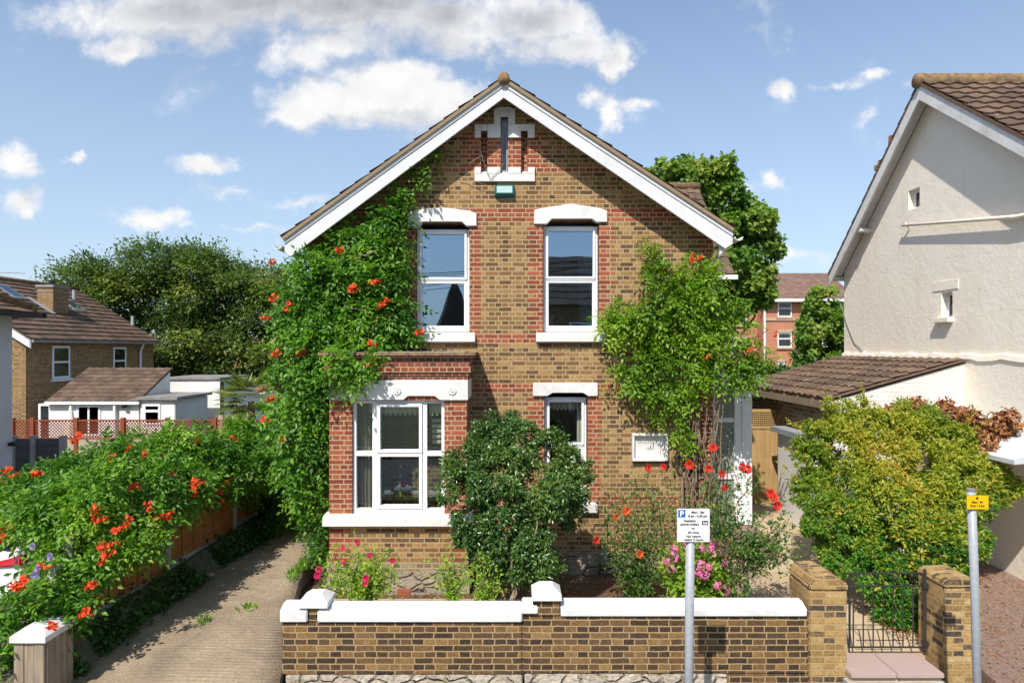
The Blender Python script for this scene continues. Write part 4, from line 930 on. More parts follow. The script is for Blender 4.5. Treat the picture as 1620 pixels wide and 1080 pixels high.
# ================================================================== LEFT BACKGROUND
# white neighbour at the picture's edge
nb = empty('rendered_house', (-12, 10, 0), 'grey white rendered house at the left edge with a hipped tile roof and dark gutter', 'house')
MB().box(-16, -9.52, 6.2, 13.0, -.3, 4.46).build('wall', M['greywall'], nb)
roof_plane((-9.2, 13.25, 4.50), (-9.2, 5.9, 4.50), (-12.8, 8.6, 6.1), (-12.8, 10.0, 6.1), 'roof', M['tile_r'], nb)
roof_plane((-16.3, 13.25, 4.50), (-9.2, 13.25, 4.50), (-12.7, 10, 6.1), (-12.9, 10, 6.1), 'roof', M['tile_r'], nb)
roof_plane((-9.2, 5.9, 4.50), (-16.3, 5.9, 4.50), (-12.9, 8.6, 6.1), (-12.7, 8.6, 6.1), 'roof', M['tile_r'], nb)
b = MB(); b.tube([(-9.22, 13.25, 4.56), (-12.8, 10, 6.16), (-12.8, 8.6, 6.16), (-9.22, 5.9, 4.56)], .1, 8); b.build('hip_tiles', M['ridge'], nb, sm=True)
b = MB(); b.box(-9.22, -9.10, 5.9, 13.3, 4.40, 4.49); b.box(-16.3, -9.1, 13.26, 13.36, 4.40, 4.49); b.build('gutter', M['black'], nb)
MB().tube([(-9.50, 12.9, 2.0), (-9.42, 12.9, 2.02), (-9.40, 12.9, 1.97)], .04, 8).build('wall_light', M['black'], nb)

# grey fence beyond it
gf = empty('grey_fence', (-10, 15, .2), 'short dark grey panelled fence with concrete posts beside the rendered house', 'fence')
Yg = 15.0; XGf = lambda px: (px-HX)*Yg/F
for px in (22, 54, 100): MB().box(XGf(px)-.06, XGf(px)+.06, Yg-.06, Yg+.06, -.2, 1.9).build('post', M['concrete'], gf, bevel=.01)
for a, c in ((26, 50), (58, 96)):
    b = MB()
    for k in range(10): b.box(XGf(a), XGf(c), Yg-.02-(k % 2)*.012, Yg+.02, .35+k*.148, .35+k*.148+.155)
    b.build('panel', M['greywood'], gf)
# trellis topped fence
tf = empty('trellis_fence', (-11, 18, .2), 'red brown lattice trellis on a long fence in front of the white extensions', 'fence')
Yt = 18.0; XT = lambda px: (px-HX)*Yt/F
posts = [20, 52, 121, 195, 265, 340, 396]
for px in posts: MB().box(XT(px)-.05, XT(px)+.05, Yt-.05, Yt+.05, 0, 1.99).build('post', M['redwood'], tf)
for a, c in zip(posts, posts[1:]):
    x0, x1 = XT(a)+.05, XT(c)-.05; z0, z1 = 1.42, 1.93; b = MB()
    b.box(x0, x1, Yt-.025, Yt+.025, z1-.03, z1+.01); b.box(x0, x1, Yt-.025, Yt+.025, z0, z0+.04)
    st_ = .085; H = z1-z0; n = int((x1-x0+H)/st_)
    for sgn in (1, -1):
        for k in range(n):
            s0 = x0-H+k*st_+.02 if sgn > 0 else x0+k*st_; a0, c0 = (s0, z0), (s0+sgn*H, z1)
            pts = []
            (xa, za), (xb, zb2) = a0, c0
            # clip to panel
            ta, tb = 0., 1.
            for (lim, s_) in ((x0, 1), (x1, -1)):
                da = (xa-lim)*s_; db = (xb-lim)*s_
                if da < 0 and db < 0: ta = 2; break
                if da < 0: ta = max(ta, -da/(db-da))
                elif db < 0: tb = min(tb, da/(da-db))
            if ta >= tb: continue
            q0 = (xa+(xb-xa)*ta, za+(zb2-za)*ta); q1 = (xa+(xb-xa)*tb, za+(zb2-za)*tb); ww = .014; dy = -.012 if sgn > 0 else .0
            b.hexa([(q0[0]-ww, Yt+dy, q0[1]), (q0[0]+ww, Yt+dy, q0[1]), (q0[0]+ww, Yt+dy+.011, q0[1]), (q0[0]-ww, Yt+dy+.011, q0[1]), (q1[0]-ww, Yt+dy, q1[1]), (q1[0]+ww, Yt+dy, q1[1]), (q1[0]+ww, Yt+dy+.011, q1[1]), (q1[0]-ww, Yt+dy+.011, q1[1])])
    b.build('lattice_panel', M['redwood'], tf)
    MB().box(x0, x1, Yt-.02, Yt+.02, .1, 1.41).build('board_panel', M['lapwood'], tf)

# brick house with roof windows
lh = empty('gabled_house', (-20, 28, 0), 'yellow brick house with brown tiled roof, roof windows and a square chimney, left background', 'house')
XE = -16.95; ZE = 4.20; XRg = -20.6; ZRg = 6.60; Y0, Y1 = 23.7, 32.4
MB().prism([(XE, -.4), (XE, 4.05), (XRg, ZRg-.15), (2*XRg-XE, 4.05), (2*XRg-XE, -.4)], Y0+.1, Y1-.1, 'y').build('wall', M['brown'], lh)
roof_plane((XE+.25, Y0, ZE-.05), (XE+.25, Y1, ZE-.05), (XRg, Y1, ZRg), (XRg, Y0, ZRg), 'roof', M['tile_r'], lh, ch=.34, step=.045)
roof_plane((2*XRg-XE-.25, Y0, ZE-.05), (2*XRg-XE-.25, Y1, ZE-.05), (XRg, Y1, ZRg), (XRg, Y0, ZRg), 'roof', M['tile_r'], lh, ch=.34, step=.045)
MB().tube([(XRg, Y0, ZRg+.03), (XRg, Y1, ZRg+.03)], .11, 8).build('ridge_tiles', M['tile_r'] if False else M['ridge'], lh, sm=True)
MB().prism([(XE+.27, ZE-.12), (XRg, ZRg-.07), (XRg, ZRg-.33), (XE+.27, ZE-.38)], Y0-.05, Y0-.01).build('bargeboard', M['barge'], lh)
b = MB(); b.box(XE+.22, XE+.34, Y0, Y1, ZE-.17, ZE-.07); b.build('gutter', M['felt'], lh)
b = MB(); b.tube([(XE+.28, 30.9, ZE-.15), (XE+.08, 31, ZE-.5), (XE+.08, 31, .5)], .05, 8); b.build('downpipe', M['upvc'], lh)
def side_window(parent, X, ya, yb, z0, z1, sgn=1, mid=True, sill=True):
    b = MB(); t = .08; y_ = X+.02*sgn; xa, xb = sorted((X-.05*sgn, X+.03*sgn))
    b.box(xa, xb, ya, ya+t, z0, z1); b.box(xa, xb, yb-t, yb, z0, z1); b.box(xa, xb, ya+t, yb-t, z1-t, z1-.001); b.box(xa, xb, ya+t, yb-t, z0+.001, z0+t)
    if mid: b.box(xa, xb-.005, ya+t, yb-t, (z0+z1)/2-.03, (z0+z1)/2+.04)
    wd = b.build('window', M['upvc'], parent); MB().box(min(X+.004*sgn, X+.012*sgn), max(X+.004*sgn, X+.012*sgn), ya+t, yb-t, z0+t, z1-t).build('pane', M['cardark'], wd)
    if sill: xs_, xt_ = sorted((X, X+.12*sgn)); MB().box(xs_, xt_, ya-.08, yb+.08, z0-.1, z0-.003).build('sill', M['white'], wd)
side_window(lh, XE, 25.15, 26.15, 2.70, 3.92); side_window(lh, XE, 29.0, 29.95, 2.70, 3.88)
def onroof(x_): return ZE-.05+(x_-(XE+.25))*(ZRg-ZE+.05)/(XRg-XE-.25)
for (xa, xb, ya, yb) in ((-20.1, -19.2, 26.4, 27.1), (-19.5, -18.75, 29.3, 30.1)):
    b = MB(); h = .07
    b.hexa([(xa, ya, onroof(xa)), (xb, ya, onroof(xb)), (xb, yb, onroof(xb)), (xa, yb, onroof(xa)), (xa, ya, onroof(xa)+h), (xb, ya, onroof(xb)+h), (xb, yb, onroof(xb)+h), (xa, yb, onroof(xa)+h)]); rf = b.build('roof_window', M['signback'], lh)
    h += .01; b = MB(); k = .08; b.hexa([(xa+k, ya+k, onroof(xa+k)), (xb-k, ya+k, onroof(xb-k)), (xb-k, yb-k, onroof(xb-k)), (xa+k, yb-k, onroof(xa+k)), (xa+k, ya+k, onroof(xa+k)+h), (xb-k, ya+k, onroof(xb-k)+h), (xb-k, yb-k, onroof(xb-k)+h), (xa+k, yb-k, onroof(xa+k)+h)]); b.build('pane', M['glass'], rf)
b = MB(); b.box(-19.05, -18.42, 27.4, 28.35, 4.6, 6.28); ch_ = b.build('chimney', M['brown'], lh); b = MB(); b.box(-19.1, -18.37, 27.35, 28.4, 6.28, 6.38); b.box(-19.07, -18.40, 27.38, 28.37, 6.1, 6.14); b.build('chimney_cap', M['felt'], ch_); MB().tube([(-18.75, 27.8, 6.38), (-18.75, 27.8, 6.58)], .09, 10).build('flue_cap', M['black'], ch_)
b = MB(); b.hexa([(-19.35, 27.2, onroof(-19.35)+.05), (-18.3, 27.2, onroof(-18.3)+.05), (-18.3, 27.42, onroof(-18.3)+.05), (-19.35, 27.42, onroof(-19.35)+.05), (-19.35, 27.2, onroof(-19.35)+.075), (-18.3, 27.2, onroof(-18.3)+.075), (-18.3, 27.42, onroof(-18.3)+.075), (-19.35, 27.42, onroof(-19.35)+.075)]); b.build('lead_flashing', M['lead'], lh)
for (x_, y_, h) in ((-19.7, 30.7, .42), (-17.9, 32.2, .45)): MB().tube([(x_, y_, onroof(x_)-.05), (x_, y_, onroof(x_)+h)], [.08, .07], 8).build('flue_pipe', M['galv'], lh)
ta = empty('roof_aerial', (-16.7, 22.4, 4), 'thin television aerial above the left hand roofs', 'aerial')
b = MB(); b.tube([(-17.4, 22.0, 4.2), (-17.4, 22.0, 6.35)], .015, 5); b.tube([(-17.6, 22, 6.3), (-15.7, 22, 6.24)], .012, 5)
for k in range(7): b.tube([(-17.3+k*.24, 21.85, 6.29-k*.008), (-17.3+k*.24, 22.15, 6.29-k*.008)], .006, 4)
b.build('antenna', M['galv'], ta)

# white extensions
we = empty('white_extension', (-13.5, 23, 0), 'white painted single storey extension with a brown pitched tile roof', 'extension')
Ye = 22.0; XEx = lambda px: (px-HX)*Ye/F; ZEx = lambda py: CZ+(HY-py)*Ye/F
b = MB(); b.box(XEx(73), -12.1, Ye+.12, 24.2, -.3, 2.08); b.prism([(Ye+.12, 2.08), (24.2, 2.08), (24.2, 2.98)], -15.0, -12.12, 'x'); b.build('wall', M['whitewall'], we)
roof_plane((XEx(72), Ye, 2.12), (-12.06, Ye, 2.12), (-12.06, 24.25, 3.14), (XEx(72), 24.25, 3.14), 'roof', M['tile_r'], we, ch=.28, cw=.28, step=.03, wave=.012)
MB().box(XEx(72), -12.0, Ye-.06, Ye+.02, 2.02, 2.11).build('gutter', M['upvc'], we); MB().tube([(XEx(181), Ye+.02, 2.0), (XEx(181), Ye+.02, 0)], .05, 8).build('downpipe', M['upvc'], we)
def front_window(parent, x0, x1, z0, z1, yy, mull=(), rail=None, m='cardark'):
    b = MB(); t = .07; frame_rect(b, x0, x1, z0, z1, yy-.03, yy+.05, t)
    for q in mull: b.box(q-.03, q+.03, yy-.025, yy+.05, z0+t, z1-t)
    if rail: b.box(x0+t, x1-t, yy-.027, yy+.05, rail-.04, rail+.04)
    wd = b.build('window', M['upvc'], parent); MB().box(x0+t, x1-t, yy+.0, yy+.01, z0+t, z1-t).build('pane', M[m], wd); return wd
front_window(we, XEx(118), XEx(156), ZEx(690), ZEx(641), Ye+.12, (XEx(137),)); front_window(we, XEx(48), XEx(70), ZEx(700), ZEx(640), Ye+.4)
MB().box(XEx(47), XEx(74), Ye+.45, Ye+2, -.3, 2.0).build('side_porch', M['whitewall'], we)
MB().tube([(XEx(197), Ye+.06, ZEx(641)), (XEx(196), Ye-.05, ZEx(643))], .07, 8).build('wall_light', M['black'], we)
we2 = empty('flat_roof_extension', (-11.5, 23, 0), 'low white flat roofed extension with one small window and a pale green side', 'extension')
MB().box(-12.0, -10.9, Ye+.05, 24.4, -.3, 2.14).build('wall', M['whitewall'], we2); MB().box(-10.898, -10.88, Ye+.06, 24.4, -.3, 2.14).build('side_cladding', M['greywall'], we2)
b = MB(); b.box(-12.05, -10.75, Ye-.08, 24.5, 2.17, 2.26); b.box(-12.3, -10.75, Ye-.06, Ye+.3, 2.141, 2.169); b.build('flat_roof', M['felt'], we2); front_window(we2, XEx(226), XEx(253), ZEx(672), ZEx(639), Ye+.05, (), ZEx(650))
we3 = empty('rear_extension', (-11.5, 25.5, 0), 'taller white rear extension whose wall slopes down to the right', 'extension')
MB().box(-12.8, -10.85, 25, 28.0, -.3, 2.69).build('wall', M['whitewall'], we3); MB().prism([(25.0, -.3), (25.0, 2.66), (27.6, 2.66), (28.9, 1.9), (31, 1.9), (31, -.3)], -10.849, -10.7, 'x').build('side_wall', M['whitewall'], we3)
MB().box(-12.85, -10.66, 24.93, 27.7, 2.69, 2.76).build('coping', M['felt'], we3); MB().tube([(-10.64, 25.1, 2.6), (-10.64, 25.1, 0)], .05, 8).build('downpipe', M['black'], we3)
pf2 = empty('panel_fence', (-8.2, 20.5, .2), 'pale weathered fence panel between the extensions and the vine', 'fence')
Yq = 20.5; b = MB()
for k in range(9): b.box((343-HX)*Yq/F, (395-HX)*Yq/F, Yq-.01*(k % 2)-.01, Yq+.01, .6+k*.135, .6+k*.135+.14)
b.build('panel', M['lapwood'], pf2)
b = MB()
for px in (343, 353, 363, 373, 384, 394): b.box((px-HX)*Yq/F-.02, (px-HX)*Yq/F+.02, Yq-.045, Yq-.021, .6, 1.85)
b.build('batten', M['oldwood'], pf2)
ps = empty('garden_parasol', (-13.2, 19.5, .2), 'closed cream garden parasol in front of the white extension', 'parasol')
b = MB(); b.tube([(-13.25, 20.5, .2), (-13.25, 20.5, 2.15)], .025, 6); b.build('pole', M['oldwood'], ps); MB().tube([(-13.25, 20.5, 1.2), (-13.25, 20.5, 1.5), (-13.25, 20.5, 2.1)], [.17, .14, .03], 9).build('canopy', M['curtain'], ps)
tb_ = empty('orange_toy_box', (-11.6, 17.3, 1.7), 'orange plastic tub showing above the trellis fence foot', 'tub')
# reddish building behind the big tree
rb_ = empty('brick_outbuilding', (-15, 44, 0), 'red brick building half hidden behind the broad tree', 'building')
bx('wall', (-21.5, -14.0, 44, 50, -.3, 3.4), M['apt'], rb_); roof_plane((-21.8, 43.7, 3.4), (-13.7, 43.7, 3.4), (-13.7, 47, 4.6), (-21.8, 47, 4.6), 'roof', M['tile_a'], rb_)
bpy.data.objects.remove(tb_)

# parked car
car = empty('parked_car', (-7.4, 9.4, .14), 'white hatchback with red tail light, parked behind the trumpet vine at the left edge', 'car')
def car_body():
    cy = 8.95; z0 = .14; hw = .87
    prof = [(0, .35), (.02, .62), (.05, .92), (.16, 1.02), (.42, 1.43), (.8, 1.50), (2.0, 1.48), (2.9, 1.02), (3.75, .86), (3.95, .62), (3.98, .35)]
    secs = [(-1, .80), (-.93, .97), (-.5, 1.0), (.5, 1.0), (.93, .97), (1, .80)]
    bm = bmesh.new(); rows = []
    for sx_, k in secs:
        row = []
        for (yy, zz) in prof:
            inw = 0.0 if zz < 1.0 else (zz-1.0)*.32
            row.append(bm.verts.new((-7.3+sx_*(hw-inw)*(.96 if yy < .03 or yy > 3.9 else 1), cy+(yy-2)*(.985 if abs(sx_) == 1 else 1)+2, z0+.35+(zz-.35)*k if zz > .35 else z0+.35)))
        rows.append(row)
    for a, c in zip(rows, rows[1:]):
        for i in range(len(prof)-1): bm.faces.new((a[i], a[i+1], c[i+1], c[i]))
    bm.faces.new(rows[0]); bm.faces.new(rows[-1][::-1]); bm.faces.new([r_[0] for r_ in rows]+[r_[-1] for r_ in rows][::-1])
    bmesh.ops.recalc_face_normals(bm, faces=bm.faces)
    me = bpy.data.meshes.new('body'); off = wloc(car)
    bmesh.ops.translate(bm, verts=bm.verts, vec=-off); bmesh.ops.bevel(bm, geom=bm.edges[:], offset=.03, segments=2, affect='EDGES', clamp_overlap=True); bm.to_mesh(me); bm.free(); me.materials.append(M['carpaint']); smooth(me)
    o = bpy.data.objects.new('body', me); C.objects.link(o); o.parent = car
car_body()
MB().hexa([(-7.98, 9.09, 1.14), (-6.62, 9.09, 1.14), (-6.76, 9.34, 1.50), (-7.84, 9.34, 1.50), (-7.98, 9.03, 1.14), (-6.62, 9.03, 1.14), (-6.76, 9.29, 1.53), (-7.84, 9.29, 1.53)]).build('rear_window', M['cardark'], car, bevel=.01)
MB().hexa([(-6.43, 9.5, 1.15), (-6.43, 11.3, 1.15), (-6.55, 10.9, 1.52), (-6.55, 9.65, 1.52), (-6.41, 9.5, 1.15), (-6.41, 11.3, 1.15), (-6.53, 10.9, 1.53), (-6.53, 9.65, 1.53)]).build('side_window', M['cardark'], car)
for x0, x1 in ((-8.16, -7.80), (-6.80, -6.44)): MB().hexa([(x0, 8.94, .93), (x1, 8.94, .96), (x1, 9.2, .96), (x0, 9.2, .93), (x0, 8.97, 1.00), (x1, 8.97, 1.09), (x1, 9.2, 1.09), (x0, 9.2, 1.00)]).build('tail_light', M['tailred'], car, bevel=.02)
MB().box(-8.1, -6.5, 8.88, 9.05, .50, .68).build('bumper', M['carpaint'], car, bevel=.03)
for xx in (-8.05, -6.6):
    for yy in (9.65, 12.1):
        wl = MB().tube([(xx-.1, yy, .46), (xx+.1, yy, .46)], .32, 24).build('wheel', M['rubber'], car); MB().tube([(xx-.11, yy, .46), (xx+.11, yy, .46)], .2, 12).build('rim', M['galv'], wl)
# ================================================================== RIGHT HOUSE AND ITS OUTBUILDINGS
X0 = 7.6
def PX(px, py, X=X0): Y = X*F/(px-HX); return (Y, CZ+(HY-py)*Y/F)      # point of the photo on the plane x = X
rh = empty('rendered_gable_house', (9, 12, 0), 'cream rendered house with tall side gable and brown pantile roof on the right', 'house')
bot = 3.70; gx = X0-.30
apY, apZ = 12.25, 8.55
slL, slR = .875, .70
def rz(yy): return apZ-(yy-apY)*slL if yy > apY else apZ-(apY-yy)*slR
Yb, Yf = 15.62, 8.6
sw = (PX(1455, 297)[0], PX(1437, 297)[0], PX(1446, 330)[1], PX(1446, 299)[1]); sw2 = (PX(1507, 457)[0], PX(1489, 457)[0], PX(1498, 502)[1], PX(1498, 462)[1])
# gable wall as cells round its two openings
def gable():
    b = MB(); ys = sorted({Yf, Yb, apY, sw[0], sw[1], sw2[0], sw2[1]}); zs = sorted({bot, sw[2], sw[3], sw2[2], sw2[3]})
    for a, c in zip(ys, ys[1:]):
        for d, e in zip(zs, zs[1:]+[None]):
            cy = (a+c)/2
            if e is None: b.face([(X0, a, d), (X0, c, d), (X0, c, 9), (X0, a, 9)]); continue
            cz = (d+e)/2
            if any(s[0] < cy < s[1] and s[2] < cz < s[3] for s in (sw, sw2)): continue
            if e > rz(cy)-.1 and False: continue
            b.face([(X0, a, d), (X0, c, d), (X0, c, e), (X0, a, e)])
    for s in (sw, sw2):
        a, c, d, e = s; x1 = X0+.16
        b.face([(X0, a, d), (x1, a, d), (x1, a, e), (X0, a, e)]); b.face([(X0, c, d), (X0, c, e), (x1, c, e), (x1, c, d)]); b.face([(X0, a, e), (x1, a, e), (x1, c, e), (X0, c, e)]); b.face([(X0, a, d), (X0, c, d), (x1, c, d), (x1, a, d)])
    b.face([(X0, Yb, -.3), (16, Yb, -.3), (16, Yb, rz(Yb)), (X0, Yb, rz(Yb))]); b.face([(X0, Yf, -.3), (X0, Yf, rz(Yf)-.08), (16, Yf, rz(Yf)-.08), (16, Yf, -.3)])
    o = b.build('gable_wall', M['render'], rh, fix=False); bm = bmesh.new(); bm.from_mesh(o.data); off = wloc(rh)
    for n_ in ((0, slL, 1), (0, -slR, 1)): bmesh.ops.bisect_plane(bm, geom=bm.verts[:]+bm.edges[:]+bm.faces[:], plane_co=Vector((X0, apY, apZ-.06))-off, plane_no=n_, clear_outer=True)
    bm.to_mesh(o.data); bm.free()
gable()
MB().box(X0-.035, X0+.02, Yf, Yb+.01, -.3, bot).build('lower_wall', M['render'], rh); 
b = MB(); n = 40
for i in range(n):   # uneven rendered ledge
    a = Yf+(Yb-Yf)*i/n; c = Yf+(Yb-Yf)*(i+1)/n; j0 = .02*math.sin(i*1.3)+.01*math.sin(i*3.1); j1 = .02*math.sin((i+1)*1.3)+.01*math.sin((i+1)*3.1)
    b.hexa([(X0-.06, a, 3.62+j0), (X0-.03, a, 3.62+j0), (X0-.03, c, 3.62+j1), (X0-.06, c, 3.62+j1), (X0-.045, a, 3.70+j0), (X0+.02, a, 3.72+j0), (X0+.02, c, 3.72+j1), (X0-.045, c, 3.70+j1)])
b.build('rendered_ledge', M['render'], rh)
roof_plane((gx, Yb+.16, rz(Yb+.16)+.06), (17, Yb+.16, rz(Yb+.16)+.06), (17, apY, apZ+.06), (gx, apY, apZ+.06), 'roof', M['tile_r'], rh, wave=.018)
roof_plane((17, Yf-.45, rz(Yf-.45)+.06), (gx-.02, Yf-.45, rz(Yf-.45)+.06), (gx-.02, apY, apZ+.06), (17, apY, apZ+.06), 'roof', M['tile_r'], rh, ch=.30, cw=.30, step=.04, wave=.014)
MB().tube([(gx-.06, apY, apZ+.06), (17, apY, apZ+.06)], .13, 10).build('ridge_tiles', M['ridge'], rh, sm=True)
for (ye, nm) in ((Yb+.10, 'bargeboard'), (Yf-.42, 'bargeboard')):
    MB().prism([(apY, apZ+.0), (ye, rz(ye)), (ye, rz(ye)-.26), (apY, apZ-.28)], gx, gx+.04, 'x').build(nm, M['white'], rh, bevel=.005)
    s = MB(); s.face([(gx+.04, apY, apZ-.03), (gx+.04, ye, rz(ye)-.03), (X0, ye, rz(ye)-.03), (X0, apY, apZ-.03)]); s.build('soffit', M['white'], rh, fix=False)
MB().tube([(gx+.05, 14.45, rz(14.45)-.3), (X0+.02, 14.45, rz(14.45)-.33)], .05, 6).build('purlin_end', M['white'], rh)
b = MB(); b.tube([(gx+.06, Yb+.2, rz(Yb+.16)-.02), (10, Yb+.2, rz(Yb+.16)-.02)], .07, 8); b.build('gutter', M['white'], rh)
for s, big in ((sw, 1), (sw2, 0)):
    a, c, d, e = s; xx = X0+.11; b = MB(); t = .05; a += .0
    b.box(xx, xx+.05, a, a+t, d, e); b.box(xx, xx+.05, c-t, c, d, e); b.box(xx, xx+.05, a+t, c-t, e-t, e-.001); b.box(xx, xx+.05, a+t, c-t, d+.001, d+t)
    wd = b.build('window', M['upvc'], rh); MB().box(xx+.02, xx+.03, a+t, c-t, d+t, e-t).build('pane', M['cardark'], wd)
a, c, d, e = sw2
MB().box(X0-.10, X0+.16, a-.03, c+.1, d-.09, d-.0).build('sill', M['render'], rh, bevel=.01)
MB().box(X0-.012, X0+.01, a-.16, c+.22, e+.04, e+.20).build('lintel', M['render'], rh)
pa = PX(1434, 357); pb = PX(1619, 343); b = MB(); b.tube([(X0-.09, pa[0], pa[1]), (X0-.09, pb[0], pb[1]), (X0-.09, 9.0, pb[1]-.03)], [.022, .035, .035], 8); pm = PX(1500, 353); b.tube([(X0-.02, pa[0]-.12, pa[1]-.06), (X0-.1, pa[0]-.12, pa[1]+.03)], .02, 5); b.build('waste_pipe', M['render'], rh, sm=True)
pts = [(X0-.02, *PX(1331, 480)), (X0-.02, *PX(1342, 515)), (X0-.02, *PX(1352, 540)), (X0-.02, *PX(1366, 554))]; MB().tube(pts, .008, 5).build('cable', M['felt'], rh)
chm = empty('chimney_stack', (9.0, 16.4, 7), 'brick chimney stack with two red clay pots behind the rendered gable roof', 'chimney'); chm.parent = None
b = MB(); b.box(9.05, 9.8, 16.2, 16.9, 4.0, 8.45); b.box(8.99, 9.86, 16.14, 16.96, 8.22, 8.34); b.build('stack', M['oldbrick'], chm)
for xx in (9.25, 9.62): MB().tube([(xx, 16.5, 8.45), (xx, 16.5, 8.95)], [.15, .13], 12).build('chimney_pot', M['potred'], chm)
b = MB(); b.tube([(9.04, 16.3, 8.1), (8.4, 16.2, 7.5)], .012, 5); b.tube([(8.75, 16.26, 7.85), (9.0, 16.3, 7.9)], .01, 5); b.build('aerial_arm', M['iron'], chm)

# lean-to with brown tiles
lt = empty('lean_to', (6.4, 13.5, 0), 'lean-to outbuilding with a low brown pantile roof against the cream house', 'outbuilding')
xa = 5.18; yn, yf2 = 11.35, 15.7; zlo, zhi = 2.98, 3.64
roof_plane((xa, yf2, zlo), (xa, yn, zlo), (X0-.06, yn, zhi), (X0-.06, yf2, zhi), 'roof', M['tile_r'], lt, ch=.30, cw=.26, step=.03, wave=.014, thick=.04)
b = MB(); b.box(5.42, 5.62, yn+.26, yf2-.1, -.2, 2.96); b.build('side_wall', M['oldbrick'], lt)
b = MB(); b.prism([(5.35, -.2), (X0-.04, -.2), (X0-.04, zhi-.08), (5.35, zlo-.05)], yn+.05, yn+.25); b.build('front_wall', M['wbrick'], lt)
MB().box(xa-.01, xa+.03, yn, yf2, zlo-.17, zlo-.05).build('fascia', M['oldwood'], lt); MB().tube([(xa+.05, yn-.05, zlo-.09), (xa+.25, yn+.05, zlo-.14)], .06, 8).build('gutter', M['white'], lt)
b = MB()
for k in range(7): yy = yn+.4+k*.62; b.box(xa, 5.6, yy, yy+.06, zlo-.06, zlo-.01)
b.build('rafter_end', M['oldwood'], lt)
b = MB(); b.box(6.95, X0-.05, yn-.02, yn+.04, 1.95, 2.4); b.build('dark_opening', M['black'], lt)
MB().tube([(7.1, yn-.1, 2.2), (7.1, yn-.16, 2.15), (7.16, yn-.18, 2.12)], .06, 8).build('pipe_elbow', M['white'], lt)
bs_ = empty('white_store', (5.3, 12.5, .5), 'white rendered low store with a dark flat roof, between wooden gate and golden shrub', 'store')
MB().box(5.16, 5.40, 11.9, 13.25, -.2, 2.20).build('wall', M['whitewall'], bs_); MB().box(5.06, 5.42, 11.8, 13.35, 2.20, 2.30).build('flat_roof', M['lead'], bs_)
# wooden side gate
sgate = empty('side_gate', (5, 14, .65), 'tall pale timber gate with a lattice strip along its top, beside the glazed porch', 'gate')
YD = 13.9; XD = lambda px: (px-HX)*YD/F; ZD = lambda py: CZ+(HY-py)*YD/F
b = MB(); x_ = XD(1187); k = 0
while x_ < XD(1229)-.02: b.box(x_, min(x_+.098, XD(1229)), YD-(k % 2)*.006, YD+.025, .66, ZD(677)); x_ += .10; k += 1
b.build('boards', M['gatewood'], sgate, bevel=.002)
b = MB(); b.box(XD(1187), XD(1229), YD-.02, YD+.03, ZD(651), ZD(647)); b.box(XD(1187), XD(1229), YD-.02, YD+.03, ZD(678), ZD(674.5))
for k in range(14): xx = XD(1188)+k*.04; b.box(xx, xx+.014, YD-.008, YD+.004, ZD(675), ZD(650))
for k in range(8): zz = ZD(674)+k*.039; b.box(XD(1187), XD(1229), YD-.0161, YD-.0081, zz, zz+.014)
b.build('lattice_strip', M['gatewood'], sgate)
MB().box(XD(1229), XD(1238), YD-.04, YD+.06, .6, ZD(655)).build('gate_post', M['gatewood'], sgate, bevel=.005)
# canopy over the neighbour's side path
cp = empty('side_canopy', (7.2, 10, 0), 'pale painted canopy roof under the dead creeper on the cream house wall', 'canopy')
ca = CZ-(716-HY)*9.4/F
MB().hexa([(6.55, 8.9, ca-.08), (X0-.04, 8.9, ca+.02), (X0-.04, 11.25, ca+.02), (6.55, 11.25, ca-.08), (6.55, 8.9, ca-.02), (X0-.04, 8.9, ca+.36), (X0-.04, 11.25, ca+.36), (6.55, 11.25, ca-.02)]).build('roof', M['greywall'], cp)
b = MB(); b.box(6.6, 6.68, 11.1, 11.18, .3, ca-.08); b.build('post', M['oldwood'], cp)

# ================================================================== RIGHT BACKGROUND
ap = empty('apartment_block', (18, 46, 0), 'red brick apartment block with white windows and brown roof, far behind the houses', 'building')
YA = 45.0; XA = lambda px: (px-HX)*YA/F; ZA = lambda py: CZ+(HY-py)*YA/F
MB().box(XA(1207), XA(1345), YA, YA+9, -.5, ZA(476)).build('wall', M['apt'], ap); MB().box(XA(1150), XA(1206.5), YA+1.0, YA+9, -.5, ZA(482)).build('wing_wall', M['apt'], ap)
b = MB(); b.box(XA(1150), XA(1206), YA+.9, YA+1, ZA(512), ZA(508)); b.box(XA(1207), XA(1345), YA-.08, YA-.001, ZA(507), ZA(503)); b.build('string_course', M['slab'], ap)
roof_plane((XA(1200), YA-.5, ZA(474)), (XA(1350), YA-.5, ZA(474)), (XA(1350)+.5, YA+4.5, 9.3), (XA(1212), YA+4.5, 9.3), 'roof', M['tile_a'], ap, ch=.35); roof_plane((XA(1145), YA+.6, ZA(482)), (XA(1206), YA+.6, ZA(482)), (XA(1212), YA+5, 8.9), (XA(1145), YA+5, 8.9), 'roof', M['tile_a'], ap, ch=.35)
MB().box(XA(1198), XA(1350), YA-.6, YA-.45, ZA(478), ZA(473.5)).build('gutter', M['upvc'], ap); MB().tube([(XA(1208.5), YA-.15, ZA(478)), (XA(1208.5), YA-.15, 0)], .07, 6).build('downpipe', M['upvc'], ap)
